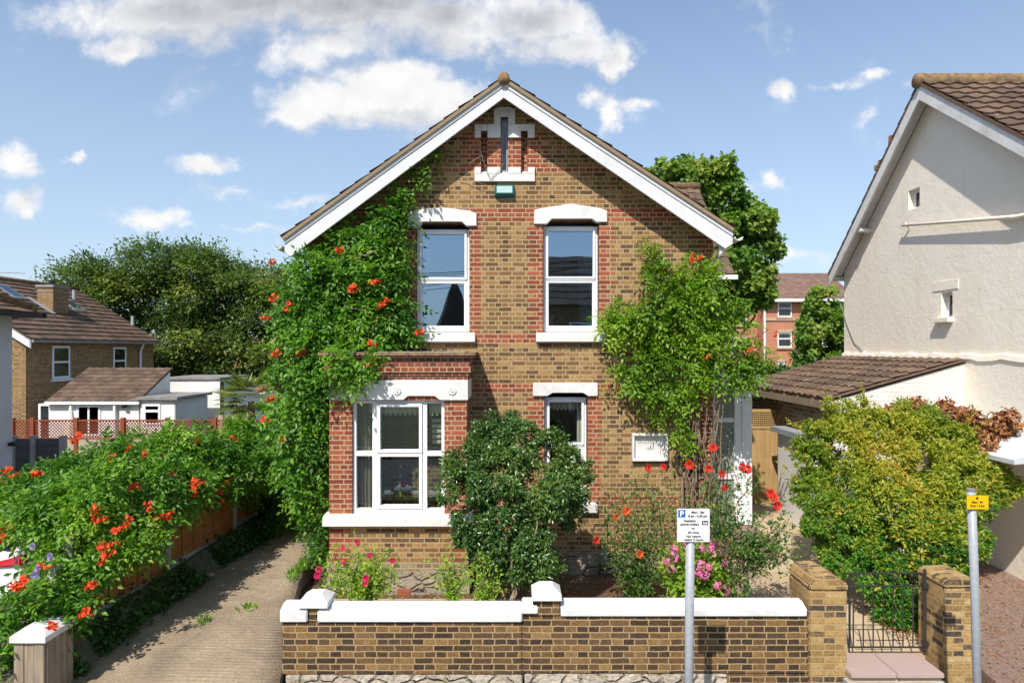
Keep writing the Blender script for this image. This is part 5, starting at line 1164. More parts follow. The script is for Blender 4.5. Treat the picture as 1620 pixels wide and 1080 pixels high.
for (a, c, t, bo_, d) in ((1230, 1252, 478, 501, 0), (1230, 1252, 526, 549, 0), (1230, 1241, 572, 584, 0), (1300, 1322, 478, 501, 0), (1300, 1322, 526, 549, 0), (1164, 1190, 536, 560, 1), (1166, 1189, 492, 513, 1)):
    wd = front_window(ap, XA(a), XA(c), ZA(bo_), ZA(t), YA-.02+d, (), ZA(t+(bo_-t)*.42)); MB().box(XA(a-2), XA(c+2), YA-.12+d, YA-.02+d, ZA(bo_+3), ZA(bo_)-.01).build('sill', M['slab'], wd)
    MB().prism([(XA(a-1), ZA(t)+.01), (XA(c+1), ZA(t)+.01), (XA(c+2), ZA(t-5)), (XA(a-2), ZA(t-5))], YA-.1+d, YA-.005+d).build('lintel', M['slab'], wd)

# ================================================================== ACROSS THE STREET (seen in the window panes)
def terrace(x0, x1, nm_label):
    t = empty('terraced_house', ((x0+x1)/2, -9, 0), nm_label, 'house')
    bx('wall', (x0, x1, -14, -8, -.3, 5.8), M['brown'], t)
    roof_plane((x1, -7.7, 5.8), (x0, -7.7, 5.8), (x0, -11, 8.4), (x1, -11, 8.4), 'roof', M['tile'], t, ch=.5, cw=1); roof_plane((x0, -14.3, 5.8), (x1, -14.3, 5.8), (x1, -11, 8.4), (x0, -11, 8.4), 'roof', M['tile'], t, ch=.5, cw=1)
    bx('chimney', (x1-1, x1-.2, -11.5, -10.5, 7.5, 9.4), M['brown'], t)
    for xx in (x0+1, x1-2.2):
        for zz in (.9, 3.5): w_ = MB(); frame_rect(w_, xx, xx+1.1, zz, zz+1.5, -8.02, -7.93, .08); o_ = w_.build('window', M['upvc'], t); MB().box(xx+.08, xx+1.02, -7.99, -7.98, zz+.08, zz+1.42).build('pane', M['cardark'], o_)
terrace(1.6, 7.4, 'yellow brick terraced house across the street, reflected in the right upper window'); terrace(7.5, 13, 'yellow brick terraced house across the street, farther right in the reflection')
spn = empty('church_spire', (-5, -40, 0), 'dark slate church spire reflected in the left upper window', 'spire')
MB().box(-6.6, -4.0, -41.4, -38.7, -.3, 5.6).build('tower', M['oldbrick'], spn); MB().tube([(-5.3, -40, 5.6), (-5.3, -40, 10.6)], [1.75, .03], 8).build('spire', M['tile'], spn)
up_ = empty('utility_pole', (4.0, -4.2, 0), 'timber utility pole with wires across the street, reflected in the upper windows', 'utility pole')
MB().tube([(3.3, -4.2, 0), (3.3, -4.2, 7.6)], [.14, .09], 10).build('pole', M['bark'], up_)
b = MB()
for k, (xe, ye, ze) in enumerate(((-14, 3, 6.3), (-14, -2, 6.8), (-13, -6.5, 6.0), (-12, 1, 5.9), (-2, 10.98, 7.0) if False else (-14, -4, 7.2), (12, -2, 6.6), (12, 2, 6.2))):
    p0, p1 = Vector((3.3, -4.2, 7.4-.08*k)), Vector((xe, ye, ze)); pts = [p0.lerp(p1, t/10)-Vector((0, 0, .5*4*(t/10)*(1-t/10))) for t in range(11)]; b.tube(pts, .012, 4)
b.build('wires', M['black'], up_)

# ================================================================== PLANTS
def plant(name, loc, label, cat, group=None): return empty(name, loc, label, cat, group)
def foliage(parent, arrs, m, name='leaves'): return mesh_tris(name, *arrs, m, parent)
# --- big spreading tree on the left
t1 = plant('spreading_tree', (-11.5, 36, 0), 'broad spreading dark green tree behind the left extensions', 'tree')
b = MB(); tb = [(-12, 37, -.3), (-12, 37, 1.5), (-12.3, 37, 3.2)]; b.tube(tb, [.4, .3, .24], 9)
for k in range(12):
    th = k*.52; branchy(b, (-12.2, 37, 1.2+.18*k), (-12+5.0*math.cos(th)*(.6+.4*random.random()), 37+3*math.sin(th), 3.2+random.random()*4.5), .14, .03, .08)
b.build('trunk', M['bark'], t1)
L1 = [lobe(px, py, r, 36, 2.4) for px, py, r in [(a, c_+11, r_*.9) for a, c_, r_ in ((150,445,42),(200,425,38),(250,412,40),(300,425,36),(335,415,30),(380,432,36),(430,440,34),(460,450,30),(170,480,45),(230,470,55),(300,465,55),(370,480,50),(430,490,45),(210,520,45),(270,530,50),(330,530,48),(395,540,45),(440,560,35),(240,560,30),(300,565,28),(360,560,30),(120,435,22))]]
p_, n_ = lobe_points(L1, 21000, subr=(.22, .45), nsub=14, inner=.7)
n_ = unit(n_*np.array([1.2, 1, .5])+np.array([0, 0, .05]))
# feathery tiers: leaves laid along short, nearly level shoots
ax = unit(n_*np.array([1, 1, .25])+rng.normal(size=n_.shape)*.35+np.array([0, 0, .12])); K = 5; tt = np.tile(np.linspace(-.1, .75, K), len(p_))[:, None]
pp = np.repeat(p_, K, 0)+np.repeat(ax, K, 0)*tt*rng.uniform(.7, 1.3, (len(p_)*K, 1)); 
foliage(t1, leaf_arrays(pp, np.repeat(ax, K, 0)+rng.normal(size=pp.shape)*.55, np.tile([0, -.25, 1.], (len(pp), 1))+rng.normal(size=pp.shape)*.35, rng.uniform(.13, .24, len(pp)), .55, rnd=np.clip(np.repeat(clump_noise(p_, .9), K)*.65+rng.random(len(pp))*.4, 0, 1)), M['bigtree'])
# --- sycamore behind the house on the right
def broad_tree(name, loc, lobes, n, size, m, label, trunk, branches, k=5):
    t = plant(name, loc, label, 'tree'); b = MB(); b.tube(trunk[0], trunk[1], 9)
    for (a, c, r) in branches: branchy(b, a, c, r, r*.25, .08)
    b.build('trunk', M['bark'], t); p_, n_ = lobe_points(lobes, n, subr=(.25, .45), nsub=13, inner=.6)
    foliage(t, rosettes(p_, n_, k, size, .8, droop=.35, tint=clump_noise(p_, 1.4)), m); return t
L2 = [lobe(px, py, r, 25, 1.4) for px, py, r in ((1070,290,34),(1110,300,40),(1150,320,40),(1120,345,45),(1165,365,42),(1190,400,38),(1150,410,45),(1180,440,34),(1196,468,18),(1150,465,36),(1045,278,18),(1130,280,22),(1095,268,20),(1175,335,20),(1200,360,16))]
broad_tree('sycamore_tree', (8, 25, 0), L2, 5200, .19, M['syc'], 'tall leafy tree rising behind the right eaves of the brick house', ([(7.6, 25.3, -.3), (7.7, 25.3, 3), (7.5, 25.2, 5.5)], [.32, .26, .16]), [((7.7, 25.3, 2+k*.5), P(px, py, 25), .11) for k, (px, py) in enumerate(((1200, 480), (1100, 420), (1190, 400), (1150, 350), (1090, 300), (1130, 300)))])
L3 = [lobe(px, py, r, 30, 1.3) for px, py, r in ((1297,485,17),(1287,512,20),(1312,510,20),(1303,545,24),(1322,530,16),(1283,560,18),(1312,575,22),(1330,560,18),(1250,592,12),(1280,590,18),(1320,600,22),(1300,462,8),(1322,485,8),(1275,530,10))]
broad_tree('young_maple_tree', (13.5, 30, 0), L3, 2600, .19, M['syc'], 'smaller green tree between the red apartments and the cream house', ([(13.3, 30, -.3), (13.3, 30, 3), (13.2, 30, 4.5)], [.16, .12, .07]), [((13.3, 30, 2), P(1250, 540, 30), .06), ((13.3, 30, 3), P(1310, 500, 30), .06)])
hd = plant('clipped_hedge', (10.5, 27, 0), 'dark clipped hedge in front of the red apartments', 'hedge')
MB().box(8.4, 12.2, 27, 27.8, -.3, 1.2).build('twigs', M['bark'], hd)
q = np.array([[x_, 27+rng.uniform(-.25, .2), rng.uniform(.6, 3.05)] for x_ in rng.uniform(8, 12.8, 2600)]); foliage(hd, rosettes(q, np.tile([0, -1., .4], (len(q), 1)), 5, .14, .5), M['bush'])
# --- palm beside the vine
pm = plant('fan_palm', (-6.6, 17, 0), 'spiky pale palm behind the large trumpet vine', 'palm')
MB().tube([(-6.5, 17, .1), (-6.45, 17, 1.6), (-6.5, 17, 2.5)], [.12, .1, .08], 8).build('trunk', M['bark'], pm)
A = []
for k in range(34):
    th = random.uniform(0, 6.28); el = random.uniform(-.5, 1.2); d = np.array([math.cos(th)*math.cos(el), math.sin(th)*math.cos(el), math.sin(el)]); c0 = np.array([-6.5, 17, 2.55])+d*.45
    sd = unit(np.cross(d, [0, 0, 1.])[None])[0]
    n = 15; ang = np.linspace(-1.25, 1.25, n); axx = d[None]*np.cos(ang)[:, None]+sd[None]*np.sin(ang)[:, None]+np.array([0, 0, -.18]); A.append(leaf_arrays(np.repeat(c0[None], n, 0), axx, np.tile(np.cross(sd, d), (n, 1)), rng.uniform(.4, .62, n), .09, .02))
b = MB(); foliage(pm, merge(*A), M['palm'], 'fronds')

# --- trumpet vine on the front corner of the house
v1 = plant('trumpet_vine', (-3.3, 11, .4), 'tall trumpet vine with orange flowers covering the left corner of the brick house', 'vine')
LV = [(622,325,16,11.22),(600,352,22,11.22),(640,345,10,11.22),(562,385,28,11.2),(528,408,28,11.2),(494,425,24,11.2),(590,395,30,11.15),(625,385,16,11.2),(545,430,48,11.05),(485,450,38,11.0),(600,445,34,11.1),(630,430,16,11.2),
      (455,478,26,11.0),(500,495,44,10.95),(560,495,44,11.0),(612,490,32,11.1),(640,512,20,11.15),(655,530,8,11.15),(460,530,30,11.0),(520,545,40,10.9),(570,535,36,10.9),(610,540,22,11.0),(450,575,26,11.0),(490,585,36,10.85),(535,572,26,10.7),(585,560,16,10.6),(548,590,14,10.4),(532,566,15,10.35),(560,572,14,10.3),(528,592,13,10.35),(575,588,11,10.3),(590,570,9,10.3),(545,606,9,10.32),
      (476,630,34,10.9),(506,612,16,10.7),(455,660,30,11.0),(490,680,32,10.9),(465,720,28,11.0),(498,735,24,10.8),(480,775,22,10.9),(502,800,18,10.8),(498,840,16,10.8),(508,862,10,10.7),(425,640,18,11.2),(430,700,20,11.3),(440,500,14,11.1),
      (672,258,8,11.25),(655,280,10,11.25),(690,245,5,11.3),(640,300,12,11.25),(445,610,22,11.1),(500,660,20,10.8),(504,700,12,10.8)]
LV = [(px+(8 if px < 462 else 0), py, r*(.85 if px < 462 else 1), Y) for px, py, r, Y in LV]
LVb = [lobe(px, py, r, Y, max(.10, min(.28, r*Y/F*.7))) for px, py, r, Y in LV]
p_, n_ = lobe_points(LVb, 4300, subr=(.3, .6), nsub=10, inner=.5); n_ = unit(n_+np.array([0, -.55, .1]))
foliage(v1, sprays(p_, n_, .235, 3, .52, .6), M['vine'])
b = MB()
for (a, c, r) in (((500, 880), (490, 700), .035), ((505, 880), (480, 600), .03), ((490, 700), (560, 560), .02), ((480, 600), (560, 400), .02), ((560, 490), (660, 300), .014), ((660, 300), (700, 235), .008), ((560, 560), (640, 530), .012)): branchy(b, P(*a, 11.15), P(*c, 11.25), r, r*.6, .05)
for (a, c) in (((703, 240), (742, 258)), ((742, 258), (762, 246)), ((700, 270), (715, 235)), ((755, 225), (768, 262)), ((768, 262), (775, 285)), ((775, 285), (798, 258)), ((725, 278), (765, 292))): branchy(b, P(*a, 11.32), P(*c, 11.32), .006, .004, .05, 4, 5)
b.build('stems', M['palebark'], v1)
for (px, py) in ((540,397),(455,484),(436,472),(547,522),(553,538),(588,547),(585,572),(515,552),(508,556),(607,481),(613,478),(560,458),(595,449),(435,385+30),(440,560),(420,505),(480,560),(665,525),(432,630),(418,668),(448,697),(562,456)):
    yy = 10.35 if py > 540 and px > 560 else 10.72; flower('trumpet', P(px, py, yy), v1, 1.1)
b = MB()
for (a, c) in (((545, 485), (598, 500)), ((598, 500), (590, 525)), ((470, 520), (520, 560)), ((560, 410), (600, 395)), ((480, 640), (470, 700))): branchy(b, P(*a, 10.72), P(*c, 10.78), .011, .006, .12)
b.build('woody_shoots', M['palebark'], v1)
# --- second vine on the right of the front
v2 = plant('climbing_vine', (2.9, 11.2, .1), 'bright green climbing vine on a trellis at the right corner of the brick house', 'vine')
LV = [(1028,395,13),(1035,425,18),(1068,438,24),(1100,415,16),(1118,428,18),(1120,455,30),(1065,470,32),(1025,490,26),(985,495,22),(962,502,14),(990,525,26),(1040,525,34),(1100,500,38),(1150,490,26),(1165,520,24),(1110,550,40),(1055,570,34),(1010,580,26),(975,590,14),(1160,560,30),(1195,575,20),(1180,590,18),
      (1116,592,22),(1080,610,24),(1035,618,20),(1000,606,12),(1072,648,16),(1040,662,10),(1078,690,14),(1170,600,18),(1200,555,12),(1092,700,9)]
LVb = [lobe(px, py, r*.86, 11.14, max(.08, min(.20, r*11/F*.6))) for px, py, r in LV]
p_, n_ = lobe_points(LVb, 2250, subr=(.3, .6), nsub=9, inner=.3); n_ = unit(n_+np.array([0, -.5, .15]))
foliage(v2, sprays(p_, n_, .21, 3, .50, .55), M['vine2'])
b = MB()
for k in range(15):
    x0 = 1078+k*3.4; branchy(b, P(x0+random.uniform(-4, 4), 900, 11.2), P(1085+k*4+random.uniform(-14, 14), 640, 11.22-random.random()*.12), .016, .011, .035, 9)
for (a, c) in (((1090, 650), (1040, 480)), ((1110, 650), (1120, 450)), ((1130, 640), (1190, 570)), ((1080, 660), (1000, 510)), ((1040, 480), (1030, 385)), ((1120, 450), (1100, 400)), ((1175, 545), (1215, 522))): branchy(b, P(*a, 11.2), P(*c, 11.2), .013, .006, .05)
b.build('stems', M['bark'], v2)
for (px, py) in ((1093,405),(1111,408),(1122,565),(1190,553),(1224,527),(1098,412),(1185,556)): flower('trumpet', P(px, py, 10.9), v2, .75)
tl = empty('wall_trellis', (2.9, 11.3, 1), 'brown diamond trellis behind the stems of the climbing vine', 'trellis')
b = MB()
for k in range(6): xx = U(1076)+k*.10; b.box(xx, xx+.02, YF-.05, YF-.035, .5, 2.6)
for k in range(14): zz = .6+k*.15; b.box(U(1074), U(1132), YF-.034, YF-.02, zz, zz+.02)
b.build('laths', M['oldwood'], tl)

# --- trumpet vine over the driveway fence
VM = M['vine']
v3 = plant('trumpet_vine', (-5.5, 9.5, .5), 'sprawling trumpet vine full of orange flowers over the driveway fence', 'vine')
LV = [(25,800,46,8.8),(60,775,46,9.0),(110,745,45,9.2),(160,725,40,9.6),(210,710,36,10.0),(260,700,34,10.5),(310,695,34,11),(360,690,30,11.8),(400,690,30,12.4),(440,690,30,13),(95,820,48,8.4),(150,790,60,8.7),(210,770,52,9.3),(270,755,44,10),(330,740,40,10.8),(385,735,34,11.6),(430,735,34,12.4),
      (130,860,48,8.2),(190,840,46,8.6),(230,815,30,9.2),(85,885,26,8.0),(105,915,26,7.8),(140,890,24,8.1),(190,860,28,8.5),(280,775,26,10),(340,755,22,11),(455,770,28,12.6),(430,790,22,12.8),(455,810,22,12.4),(20,985,36,7.5),(55,965,26,7.5),(15,740,30,9.5),
      (120,950,20,7.8),(85,945,20,7.7),(100,710,18,9.6),(390,770,24,12),(80,1000,16,7.6),(0,1010,20,7.3),(110,970,12,7.7)]
LV = [(px+(12 if 130 < px < 400 else 0), py+(30 if px < 135 else 14 if px < 320 else 2)*(1 if py < 765 else .3 if py < 800 else 0), r*.95, Y) for px, py, r, Y in LV]
LVb = [lobe(px, py, r, Y, max(.2, min(.5, r*Y/F*.95))) for px, py, r, Y in LV]
p_, n_ = lobe_points(LVb, 8200, subr=(.28, .52), nsub=11, inner=.5); n_ = unit(n_+np.array([.1, -.25, .3]))
foliage(v3, sprays(p_, n_, .20, 3, .5, .55), M['vine'])
b = MB()
for k in range(16):
    yy = 8.6+k*.4; branchy(b, (fx(yy)-.12, yy, float(dz(yy))+.1), (fx(yy)-.1+random.uniform(-.3, .2), yy-.1, 1.6+random.random()*.2), .025, .01, .06)
for k in range(6): yy = 9+k*.6; branchy(b, (fx(yy)-.1, yy, 1.5), (fx(yy)-.9, yy+.2, 1.6), .015, .006, .06)
b.build('stems', M['bark'], v3)
FLW = [(20,742),(8,745),(25,754),(5,763),(97,776),(88,777),(63,747),(158,800),(152,820),(160,824),(170,759),(178,755),(213,770),(212,771),(235,717),(256,723),(262,726),(300,720),(276,749),(281,752),(369,696),(372,733),(416,715),(427,733),(429,736),(314,701),(315,697),(379,748),(380,758),(178,725),(203,706),(60,753),
       (27,828),(5,850),(20,829),(36,826),(10,833),(187,840),(192,838),(210,818),(166,860),(170,866),(178,864),(165,878),(175,878),(68,895),(78,900),(25,928),(35,925),(42,920),(150,925),(145,928),(136,973),(134,970),(82,983),(93,988),(252,822),(262,820),(270,815),(245,830),(274,813),(311,773),(308,778),(313,762),(318,765),(265,790),(283,795),(338,780),(345,783),(354,777),(350,792),(356,772),(334,784),(364,762),(240,808),(239,797),(242,806),(448,698),(405,757),(431,771),(395,757),(130,690),(120,700)]
def near_y(px, py):
    best = min(LVb, key=lambda l: ((HX+l[0]*F/l[1]-px)**2+(HY-(l[2]-CZ)*F/l[1]-py)**2)/(l[3]*F/l[1])**2); return best[1]-best[4]*1.0-.12
for (px, py) in FLW[:96]: flower('trumpet', P(px, py, near_y(px, py)), v3, .92)
cl = plant('blue_clematis', (-5.0, 7.5, 1), 'few mauve blue clematis blooms by the concrete fence post', 'climber')
b = MB(); branchy(b, P(85, 985, 7.6), P(70, 880, 7.6), .008, .004); b.build('stem', M['stem'], cl)
for (px, py) in ((52, 864), (80, 880), (56, 908), (60, 899)): flower('mauve', P(px, py, 7.45), cl, .8, 'bloom')
MB().box(P(86, 0, 7.75)[0]-.05, P(86, 0, 7.75)[0]+.05, 7.70, 7.80, .2, 1.35).build('post', M['concrete'], fn)
# weeds along the bank
n = 2300; yy = rng.uniform(7.6, 13.5, n); off = rng.normal(0, .085, n); xx = np.array([dx0(y_) for y_ in yy])-.05+off-.05*np.sin(yy*3); dens_ = (np.sin(yy*2.3)+np.sin(yy*5.1+1)*.6) > -.75
zz = np.interp(yy, [7.1, 7.6, 10, 13, 20], [.03, .11, .30, .50, .70])+np.clip(-(off)*1.4, 0, .3)+rng.uniform(.02, .14, n); q = np.stack([xx, yy, zz], 1)[dens_]
o = mesh_tris('ivy_ground_cover', *rosettes(q, np.tile([.4, -.3, 1.], (len(q), 1)), 4, .065, .7), M['weed']); o['kind'] = 'stuff'
q = np.array([[rng.uniform(6.6, 8.9), rng.uniform(7.4, 8.6), .3] for _ in range(240)]); q = np.concatenate([q, np.array([[-4.0+rng.normal()*.05, 8.9+rng.normal()*.06, .24] for _ in range(14)]), np.array([[-3.6+rng.normal()*.06, 9.3+rng.normal()*.05, .27] for _ in range(14)]), np.array([[-3.32+rng.normal()*.05, 10.7+rng.normal()*.3, .36] for _ in range(120)])])
q[:240, :2] = np.array([7.35, 7.9])+rng.normal(size=(240, 2))*np.array([.22, .2]); q[:240, 2] = .33
o = mesh_tris('grass_tufts', *leaf_arrays(np.repeat(q, 4, 0), np.tile([0, 0, 1.], (len(q)*4, 1))+rng.normal(size=(len(q)*4, 3))*.4, np.tile([0, -1., .2], (len(q)*4, 1))+rng.normal(size=(len(q)*4, 3))*.3, rng.uniform(.05, .13, len(q)*4), .13, .01), M['vine']); o['kind'] = 'stuff'
# fallen leaves
n = 1500; q = np.concatenate([np.stack([rng.uniform(-2.2, 2.9, 700), rng.uniform(9.8, 11.2, 700), np.full(700, .075)], 1), np.stack([rng.uniform(5.2, 8.4, 700), rng.uniform(7.3, 10.5, 700), np.full(700, .40)], 1), np.stack([rng.uniform(4.5, 5.1, 260), rng.uniform(7.95, 9.2, 260), np.full(260, .42)], 1)])
o = mesh_tris('fallen_leaves', *leaf_arrays(q, rng.normal(size=q.shape)*np.array([1, 1, .2]), np.tile([0, 0, 1.], (len(q), 1))+rng.normal(size=q.shape)*.3, rng.uniform(.03, .06, len(q)), .5, .1), M['dryleaf']); o['kind'] = 'stuff'

# --- shrubs in the front garden
def shrub(name, base, lobes, n, k, size, m, label, wid=.45, stems=(), cat='shrub', bark='bark', low=None, droop=.15, inner=.6, ns=14, tintf=1.6):
    t = plant(name, base, label, cat); b = MB()
    for (a, c, r) in stems: branchy(b, a, c, r, r*.5, .06)
    if stems: b.build('stems', M[bark], t)
    p_, n_ = lobe_points(lobes, n, nsub=ns, inner=inner); n_ = unit(n_+np.array([0, -.2, .2]))
    if low:
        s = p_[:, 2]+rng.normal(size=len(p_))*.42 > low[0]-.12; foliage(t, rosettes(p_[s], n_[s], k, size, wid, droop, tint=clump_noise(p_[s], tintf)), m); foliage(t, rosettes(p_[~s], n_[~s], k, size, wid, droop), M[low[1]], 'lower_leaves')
    else: foliage(t, rosettes(p_, n_, k, size, wid, droop, tint=clump_noise(p_, tintf)), m)
    return t
YB1 = 9.55
L = [lobe(px, py, r, Y, r*Y/F*.85) for px, py, r, Y in ((775,705,38,9.7),(820,700,40,9.7),(795,675,26,9.9),(735,725,28,9.7),(865,715,34,9.7),(905,735,28,9.8),(735,765,40,9.5),(790,760,50,9.3),(850,765,50,9.3),(905,770,32,9.6),(925,745,16,9.8),(745,815,36,9.4),(800,825,45,9.2),(860,825,42,9.3),(900,810,28,9.6),(770,860,26,9.4),(845,870,38,9.4),(870,895,22,9.5),(805,880,22,9.5),(715,740,18,9.7),(760,885,14,9.4),(785,905,20,9.3),(830,908,22,9.5),(855,915,16,9.6),(790,925,12,9.3),(815,860,34,9.0),(780,880,26,9.1),(850,890,26,9.0),(740,850,22,9.3),(820,900,18,9.0))]
base = P(815, 950, 9.3)
shrub('camellia_bush', base, L, 13000, 4, .060, M['bush'], 'large dark glossy leaved rounded bush in front of the bay and lower window', .48,
      [(P(812, 952, 9.0), P(795, 830, 9.0), .022), (P(806, 952, 9.0), P(850, 840, 9.1), .022), (P(812, 950, 9.0), P(835, 860, 8.95), .016), (P(800, 950, 9.1), P(760, 850, 9.3), .014), (P(795, 870, 9.0), P(790, 780, 9.1), .012), (P(835, 890, 9.0), P(852, 800, 9.1), .012)], bark='palebark')
# rusty spent blooms in the bush
# big golden shrub
L = [lobe(px, py, r, Y, r*Y/F*.85) for px, py, r, Y in ((1290,690,30,10.1),(1330,665,32,10.1),(1375,665,32,10.1),(1420,680,36,10),(1465,680,34,10),(1505,695,34,9.9),(1285,730,32,9.9),(1340,720,48,9.7),(1400,730,52,9.5),(1460,745,52,9.4),(1520,750,46,9.4),(1560,765,36,9.4),(1590,770,24,9.4),(1608,772,12,9.4),
     (1290,775,32,9.7),(1345,790,50,9.3),(1410,800,55,9.0),(1475,815,52,8.9),(1530,810,42,9.0),(1310,830,38,9.3),(1370,850,46,9.0),(1435,865,48,8.7),(1500,870,42,8.6),(1330,870,30,9.1),(1380,905,36,8.7),(1440,920,38,8.5),(1490,905,26,8.5),(1545,850,22,8.9),(1420,960,30,8.5),(1445,985,20,8.4),(1400,940,24,8.6),(1265,760,12,9.9),(1270,700,12,10.1),(1315,640,10,10.2),(1365,632,8,10.2),(1430,645,14,10.1),(1300,870,14,9.3),(1455,960,20,8.4))]
base = P(1440, 1000, 8.8)
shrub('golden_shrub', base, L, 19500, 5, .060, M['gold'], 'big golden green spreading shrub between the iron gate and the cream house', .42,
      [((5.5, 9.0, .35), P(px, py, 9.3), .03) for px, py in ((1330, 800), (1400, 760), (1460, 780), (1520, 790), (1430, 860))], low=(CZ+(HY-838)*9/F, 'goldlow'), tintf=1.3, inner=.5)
gs = [o for o in C.objects if o.name.startswith('golden_shrub')][0]
A = []; b = MB()
for k in range(46):
    l = L[int(rng.integers(0, 20))]; d = unit(rng.normal(size=3)*np.array([1, .6, .7])+np.array([0, -.2, .55])); c0 = np.array(l[:3])+d*np.array(l[3:])*.8; ln = rng.uniform(.18, .42)
    t = rng.random(26); q = c0+d*(t*ln)[:, None]; A.append(leaf_arrays(q, rng.normal(size=(26, 3))*.7+d, rng.normal(size=(26, 3))*.5+np.array([0, -.4, .8]), rng.uniform(.035, .07, 26), .4, rnd=np.clip(.55+rng.random(26)*.45, 0, 1)))
foliage(gs, merge(*A), M['gold'], 'shoot_leaves')
# dead creeper
L = [lobe(px, py, r, Y, .16) for px, py, r, Y in ((1455,665,16,11.1),(1440,650,12,11.1),(1480,660,18,11),(1510,662,18,10.6),(1545,668,20,10.2),(1580,670,18,9.9),(1565,690,18,9.8),(1530,685,20,10.2),(1600,662,10,9.7),(1495,640,8,11.1),(1450,635,8,11.1),(1560,710,12,9.6),(1425,665,12,11),(1415,650,8,11.1),(1545,715,10,9.8))]
dc = plant('dead_creeper', (7, 10.4, 2.6), 'brown dead creeper draped over the canopy on the cream wall', 'creeper')
p_, n_ = lobe_points(L, 1500, subr=(.3, .6), nsub=9, inner=.3); foliage(dc, rosettes(p_, n_, 4, .085, .5, .5), M['dead'])
b = MB()
for k in range(8): branchy(b, P(1600-k*4, 668, 9.9), P(1440+k*18, 640+k*5, 11.0-.15*k), .01, .005, .05)
b.build('stems', M['bark'], dc)

# rose bushes: cane, leaves up the cane, blooms on top
def canes(name, base, tips, nl, size, m, label, blooms=(), kind='rosered', bs=1.0, r=.010, bark='bark', cat='rose bush', k=3, Y=None, sp=.10):
    t = plant(name, base, label, cat); b = MB(); pts = []
    for tp in tips:
        q = branchy(b, base if not isinstance(tp[0], tuple) else tp[0], tp if not isinstance(tp[0], tuple) else tp[1], r, r*.35, .10, 7)
        for i in range(1, len(q)):
            for j in range(nl): f = random.random(); w_ = .35+.65*i/len(q); c0 = q[i-1].lerp(q[i], f); pts.append([c0.x+random.gauss(0, sp*w_), c0.y+random.gauss(0, sp*w_), c0.z+random.gauss(0, sp*w_)])
    b.build('canes', M[bark], t); q = np.array(pts); foliage(t, rosettes(q, np.tile([0, -.4, .7], (len(q), 1))+rng.normal(size=q.shape)*.5, k, size, .5, .15, tint=rng.random(len(q))), m)
    for (px, py, yy) in blooms: flower(kind, P(px, py, yy), t, bs, 'bloom')
    return t
PT = lambda l, Y: [P(px, py, Y) for px, py in l]
canes('rose_bush', P(578, 950, 8.9), PT([(505,905),(530,880),(548,862),(560,880),(590,870),(570,905),(520,925),(600,880),(622,900),(545,905),(605,910),(590,900),(515,890),(610,870),(560,925),(625,915)], 8.9), 11, .05, M['lime'], 'low rose bush with deep pink blooms in front of the bay',
      [(543,866,8.8),(566,857,8.75),(585,878,8.8),(621,886,8.8),(579,914,8.7),(505,900,8.8),(502,910,8.8),(544,888,8.8),(577,921,8.7)], 'cerise', .75)
canes('rose_bush', P(717, 950, 8.9), PT([(690,890),(700,875),(715,870),(735,885),(725,900),(745,900),(700,900)], 8.9), 8, .045, M['lime'], 'small yellow green rose shrub without blooms below the bay sill')
canes('rose_bush', P(765, 950, 8.7), PT([(750,895),(765,885),(780,905),(770,920),(790,925),(755,915)], 8.7), 6, .045, M['lime'], 'short leggy rose shrub left of the dark bush stems')
canes('rose_bush', P(1010, 950, 10.0), PT([(960,770),(975,800),(990,840),(1000,780),(985,765),(1030,770),(950,830),(1010,860),(1040,800),(1000,890),(965,850),(945,800),(1020,830),(985,880),(1045,850),(1035,900)], 10.0), 12, .056, M['rose'], 'tall open rose bush with orange blooms left of the parking sign',
      [(973,818,9.85),(990,808,9.85),(1012,876,9.8)], 'roseorange', 1.1, sp=.12)
canes('rose_bush', P(1065, 950, 10.1), PT([(1020,745),(1050,740),(1040,760),(1060,780),(1075,770),(1030,790),(1000,790),(1060,830),(1080,860)], 10.1), 10, .054, M['rose'], 'rose bush with red blooms under the name plaque',
      [(1025,740,9.9),(1050,738,9.95),(943,854,9.8)], 'rosered', 1.0)
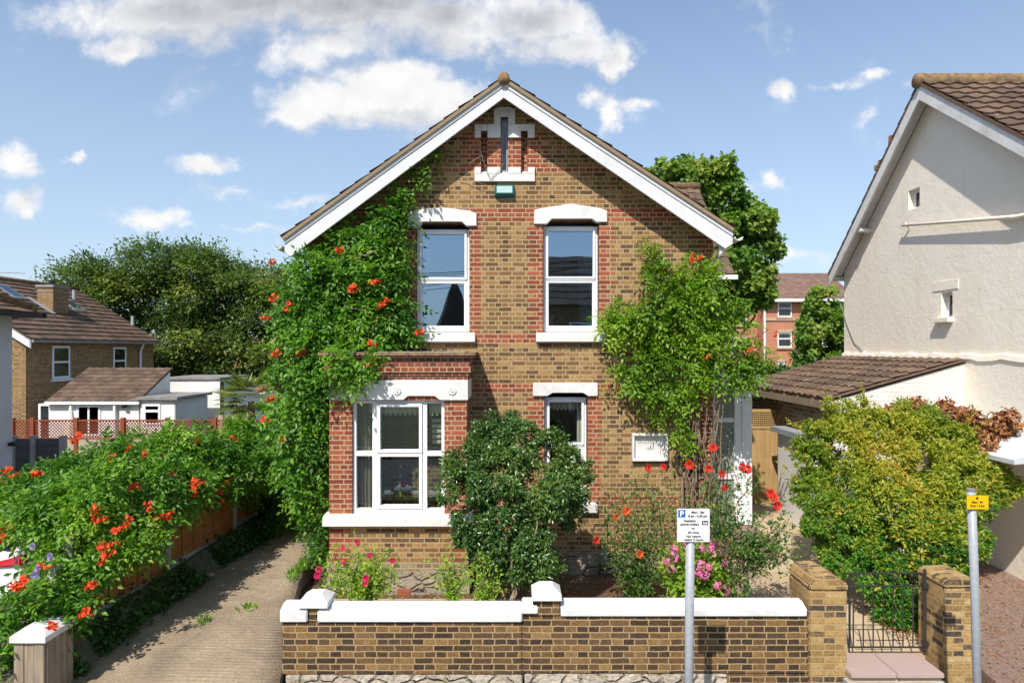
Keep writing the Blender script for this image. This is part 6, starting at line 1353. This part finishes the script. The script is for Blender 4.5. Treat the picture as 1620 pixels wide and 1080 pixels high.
canes('rose_bush', P(1165, 952, 8.6), [(P(1165, 952, 8.6), P(1190, 880, 8.6)), (P(1190, 880, 8.6), P(1245, 850, 8.7)), (P(1190, 880, 8.6), P(1215, 800, 8.7)), (P(1190, 880, 8.6), P(1170, 830, 8.7)), (P(1190, 900, 8.6), P(1260, 880, 8.7)), (P(1170, 945, 8.6), P(1140, 780, 8.9)), (P(1170, 945, 8.6), P(1160, 740, 8.9)), (P(1190, 880, 8.6), P(1180, 860, 8.5)), (P(1215, 870, 8.6), P(1240, 830, 8.6)), (P(1140, 850, 8.9), P(1125, 740, 8.9)), (P(1150, 850, 8.9), P(1190, 750, 8.9)), (P(1190, 880, 8.6), P(1220, 880, 8.5)), (P(1140, 850, 8.9), P(1100, 790, 8.9)), (P(1150, 850, 8.9), P(1135, 800, 8.8)), (P(1190, 880, 8.6), P(1150, 850, 8.6))], 13, .052, M['rose'],
      'gnarled rose bush with large coral red blooms to the right of the parking sign', [(1219,780,8.5),(1224,787,8.5),(1230,799,8.5),(1128,708,8.8),(1091,735,8.8),(1121,741,8.8),(1142,749,8.8),(1146,771,8.75),(1174,739,8.85),(1182,742,8.9)], 'rosered', 1.05, r=.018, bark='palebark', sp=.13)
hy = canes('hydrangea_bush', P(1110, 950, 9.2), PT([(1060,870),(1080,855),(1100,860),(1120,850),(1145,870),(1160,880),(1090,900),(1130,910),(1070,900),(1150,900),(1110,880),(1060,925),(1165,920),(1140,930),(1085,935),(1120,935),(1050,890)], 9.2), 10, .08, M['lime'], 'pink flowering hydrangea bush low behind the sign post',
      [(1068,868,9.05),(1066,880,9.05),(1085,862,9.1),(1110,868,9.0),(1130,858,9.05),(1148,855,9.1),(1143,870,9.0),(1150,875,9.0),(1165,878,9.0),(1173,885,9.0),(1108,893,8.95),(1121,897,8.95),(1147,893,9.0),(1054,887,9.05),(1062,900,9.0),(1110,908,8.95),(1116,910,8.95),(1135,925,8.95),(1148,933,8.95),(1165,905,9.0),(1103,905,8.95),(1127,868,9.0)], 'hyd', 1.05, cat='hydrangea', k=4)
canes('seedling_plant', P(880, 940, 10.5), PT([(880, 925), (890, 928), (1020, 935), (1030, 930)][:2], 10.5), 5, .04, M['rose'], 'tiny green seedling in the bare soil bed', cat='plant')

GR = {'rose_bush': 'rose bushes in the front garden bed', 'gate_pier': 'brick piers either side of the iron gate', 'garden_wall': 'white coped lengths of the front wall', 'trumpet_vine': 'orange flowered trumpet vines', 'terraced_house': 'terraced houses across the street'}
for o in list(bpy.data.objects):
    k = o.name.split('.')[0]
    if k in GR and o.parent is None: o['group'] = GR[k]
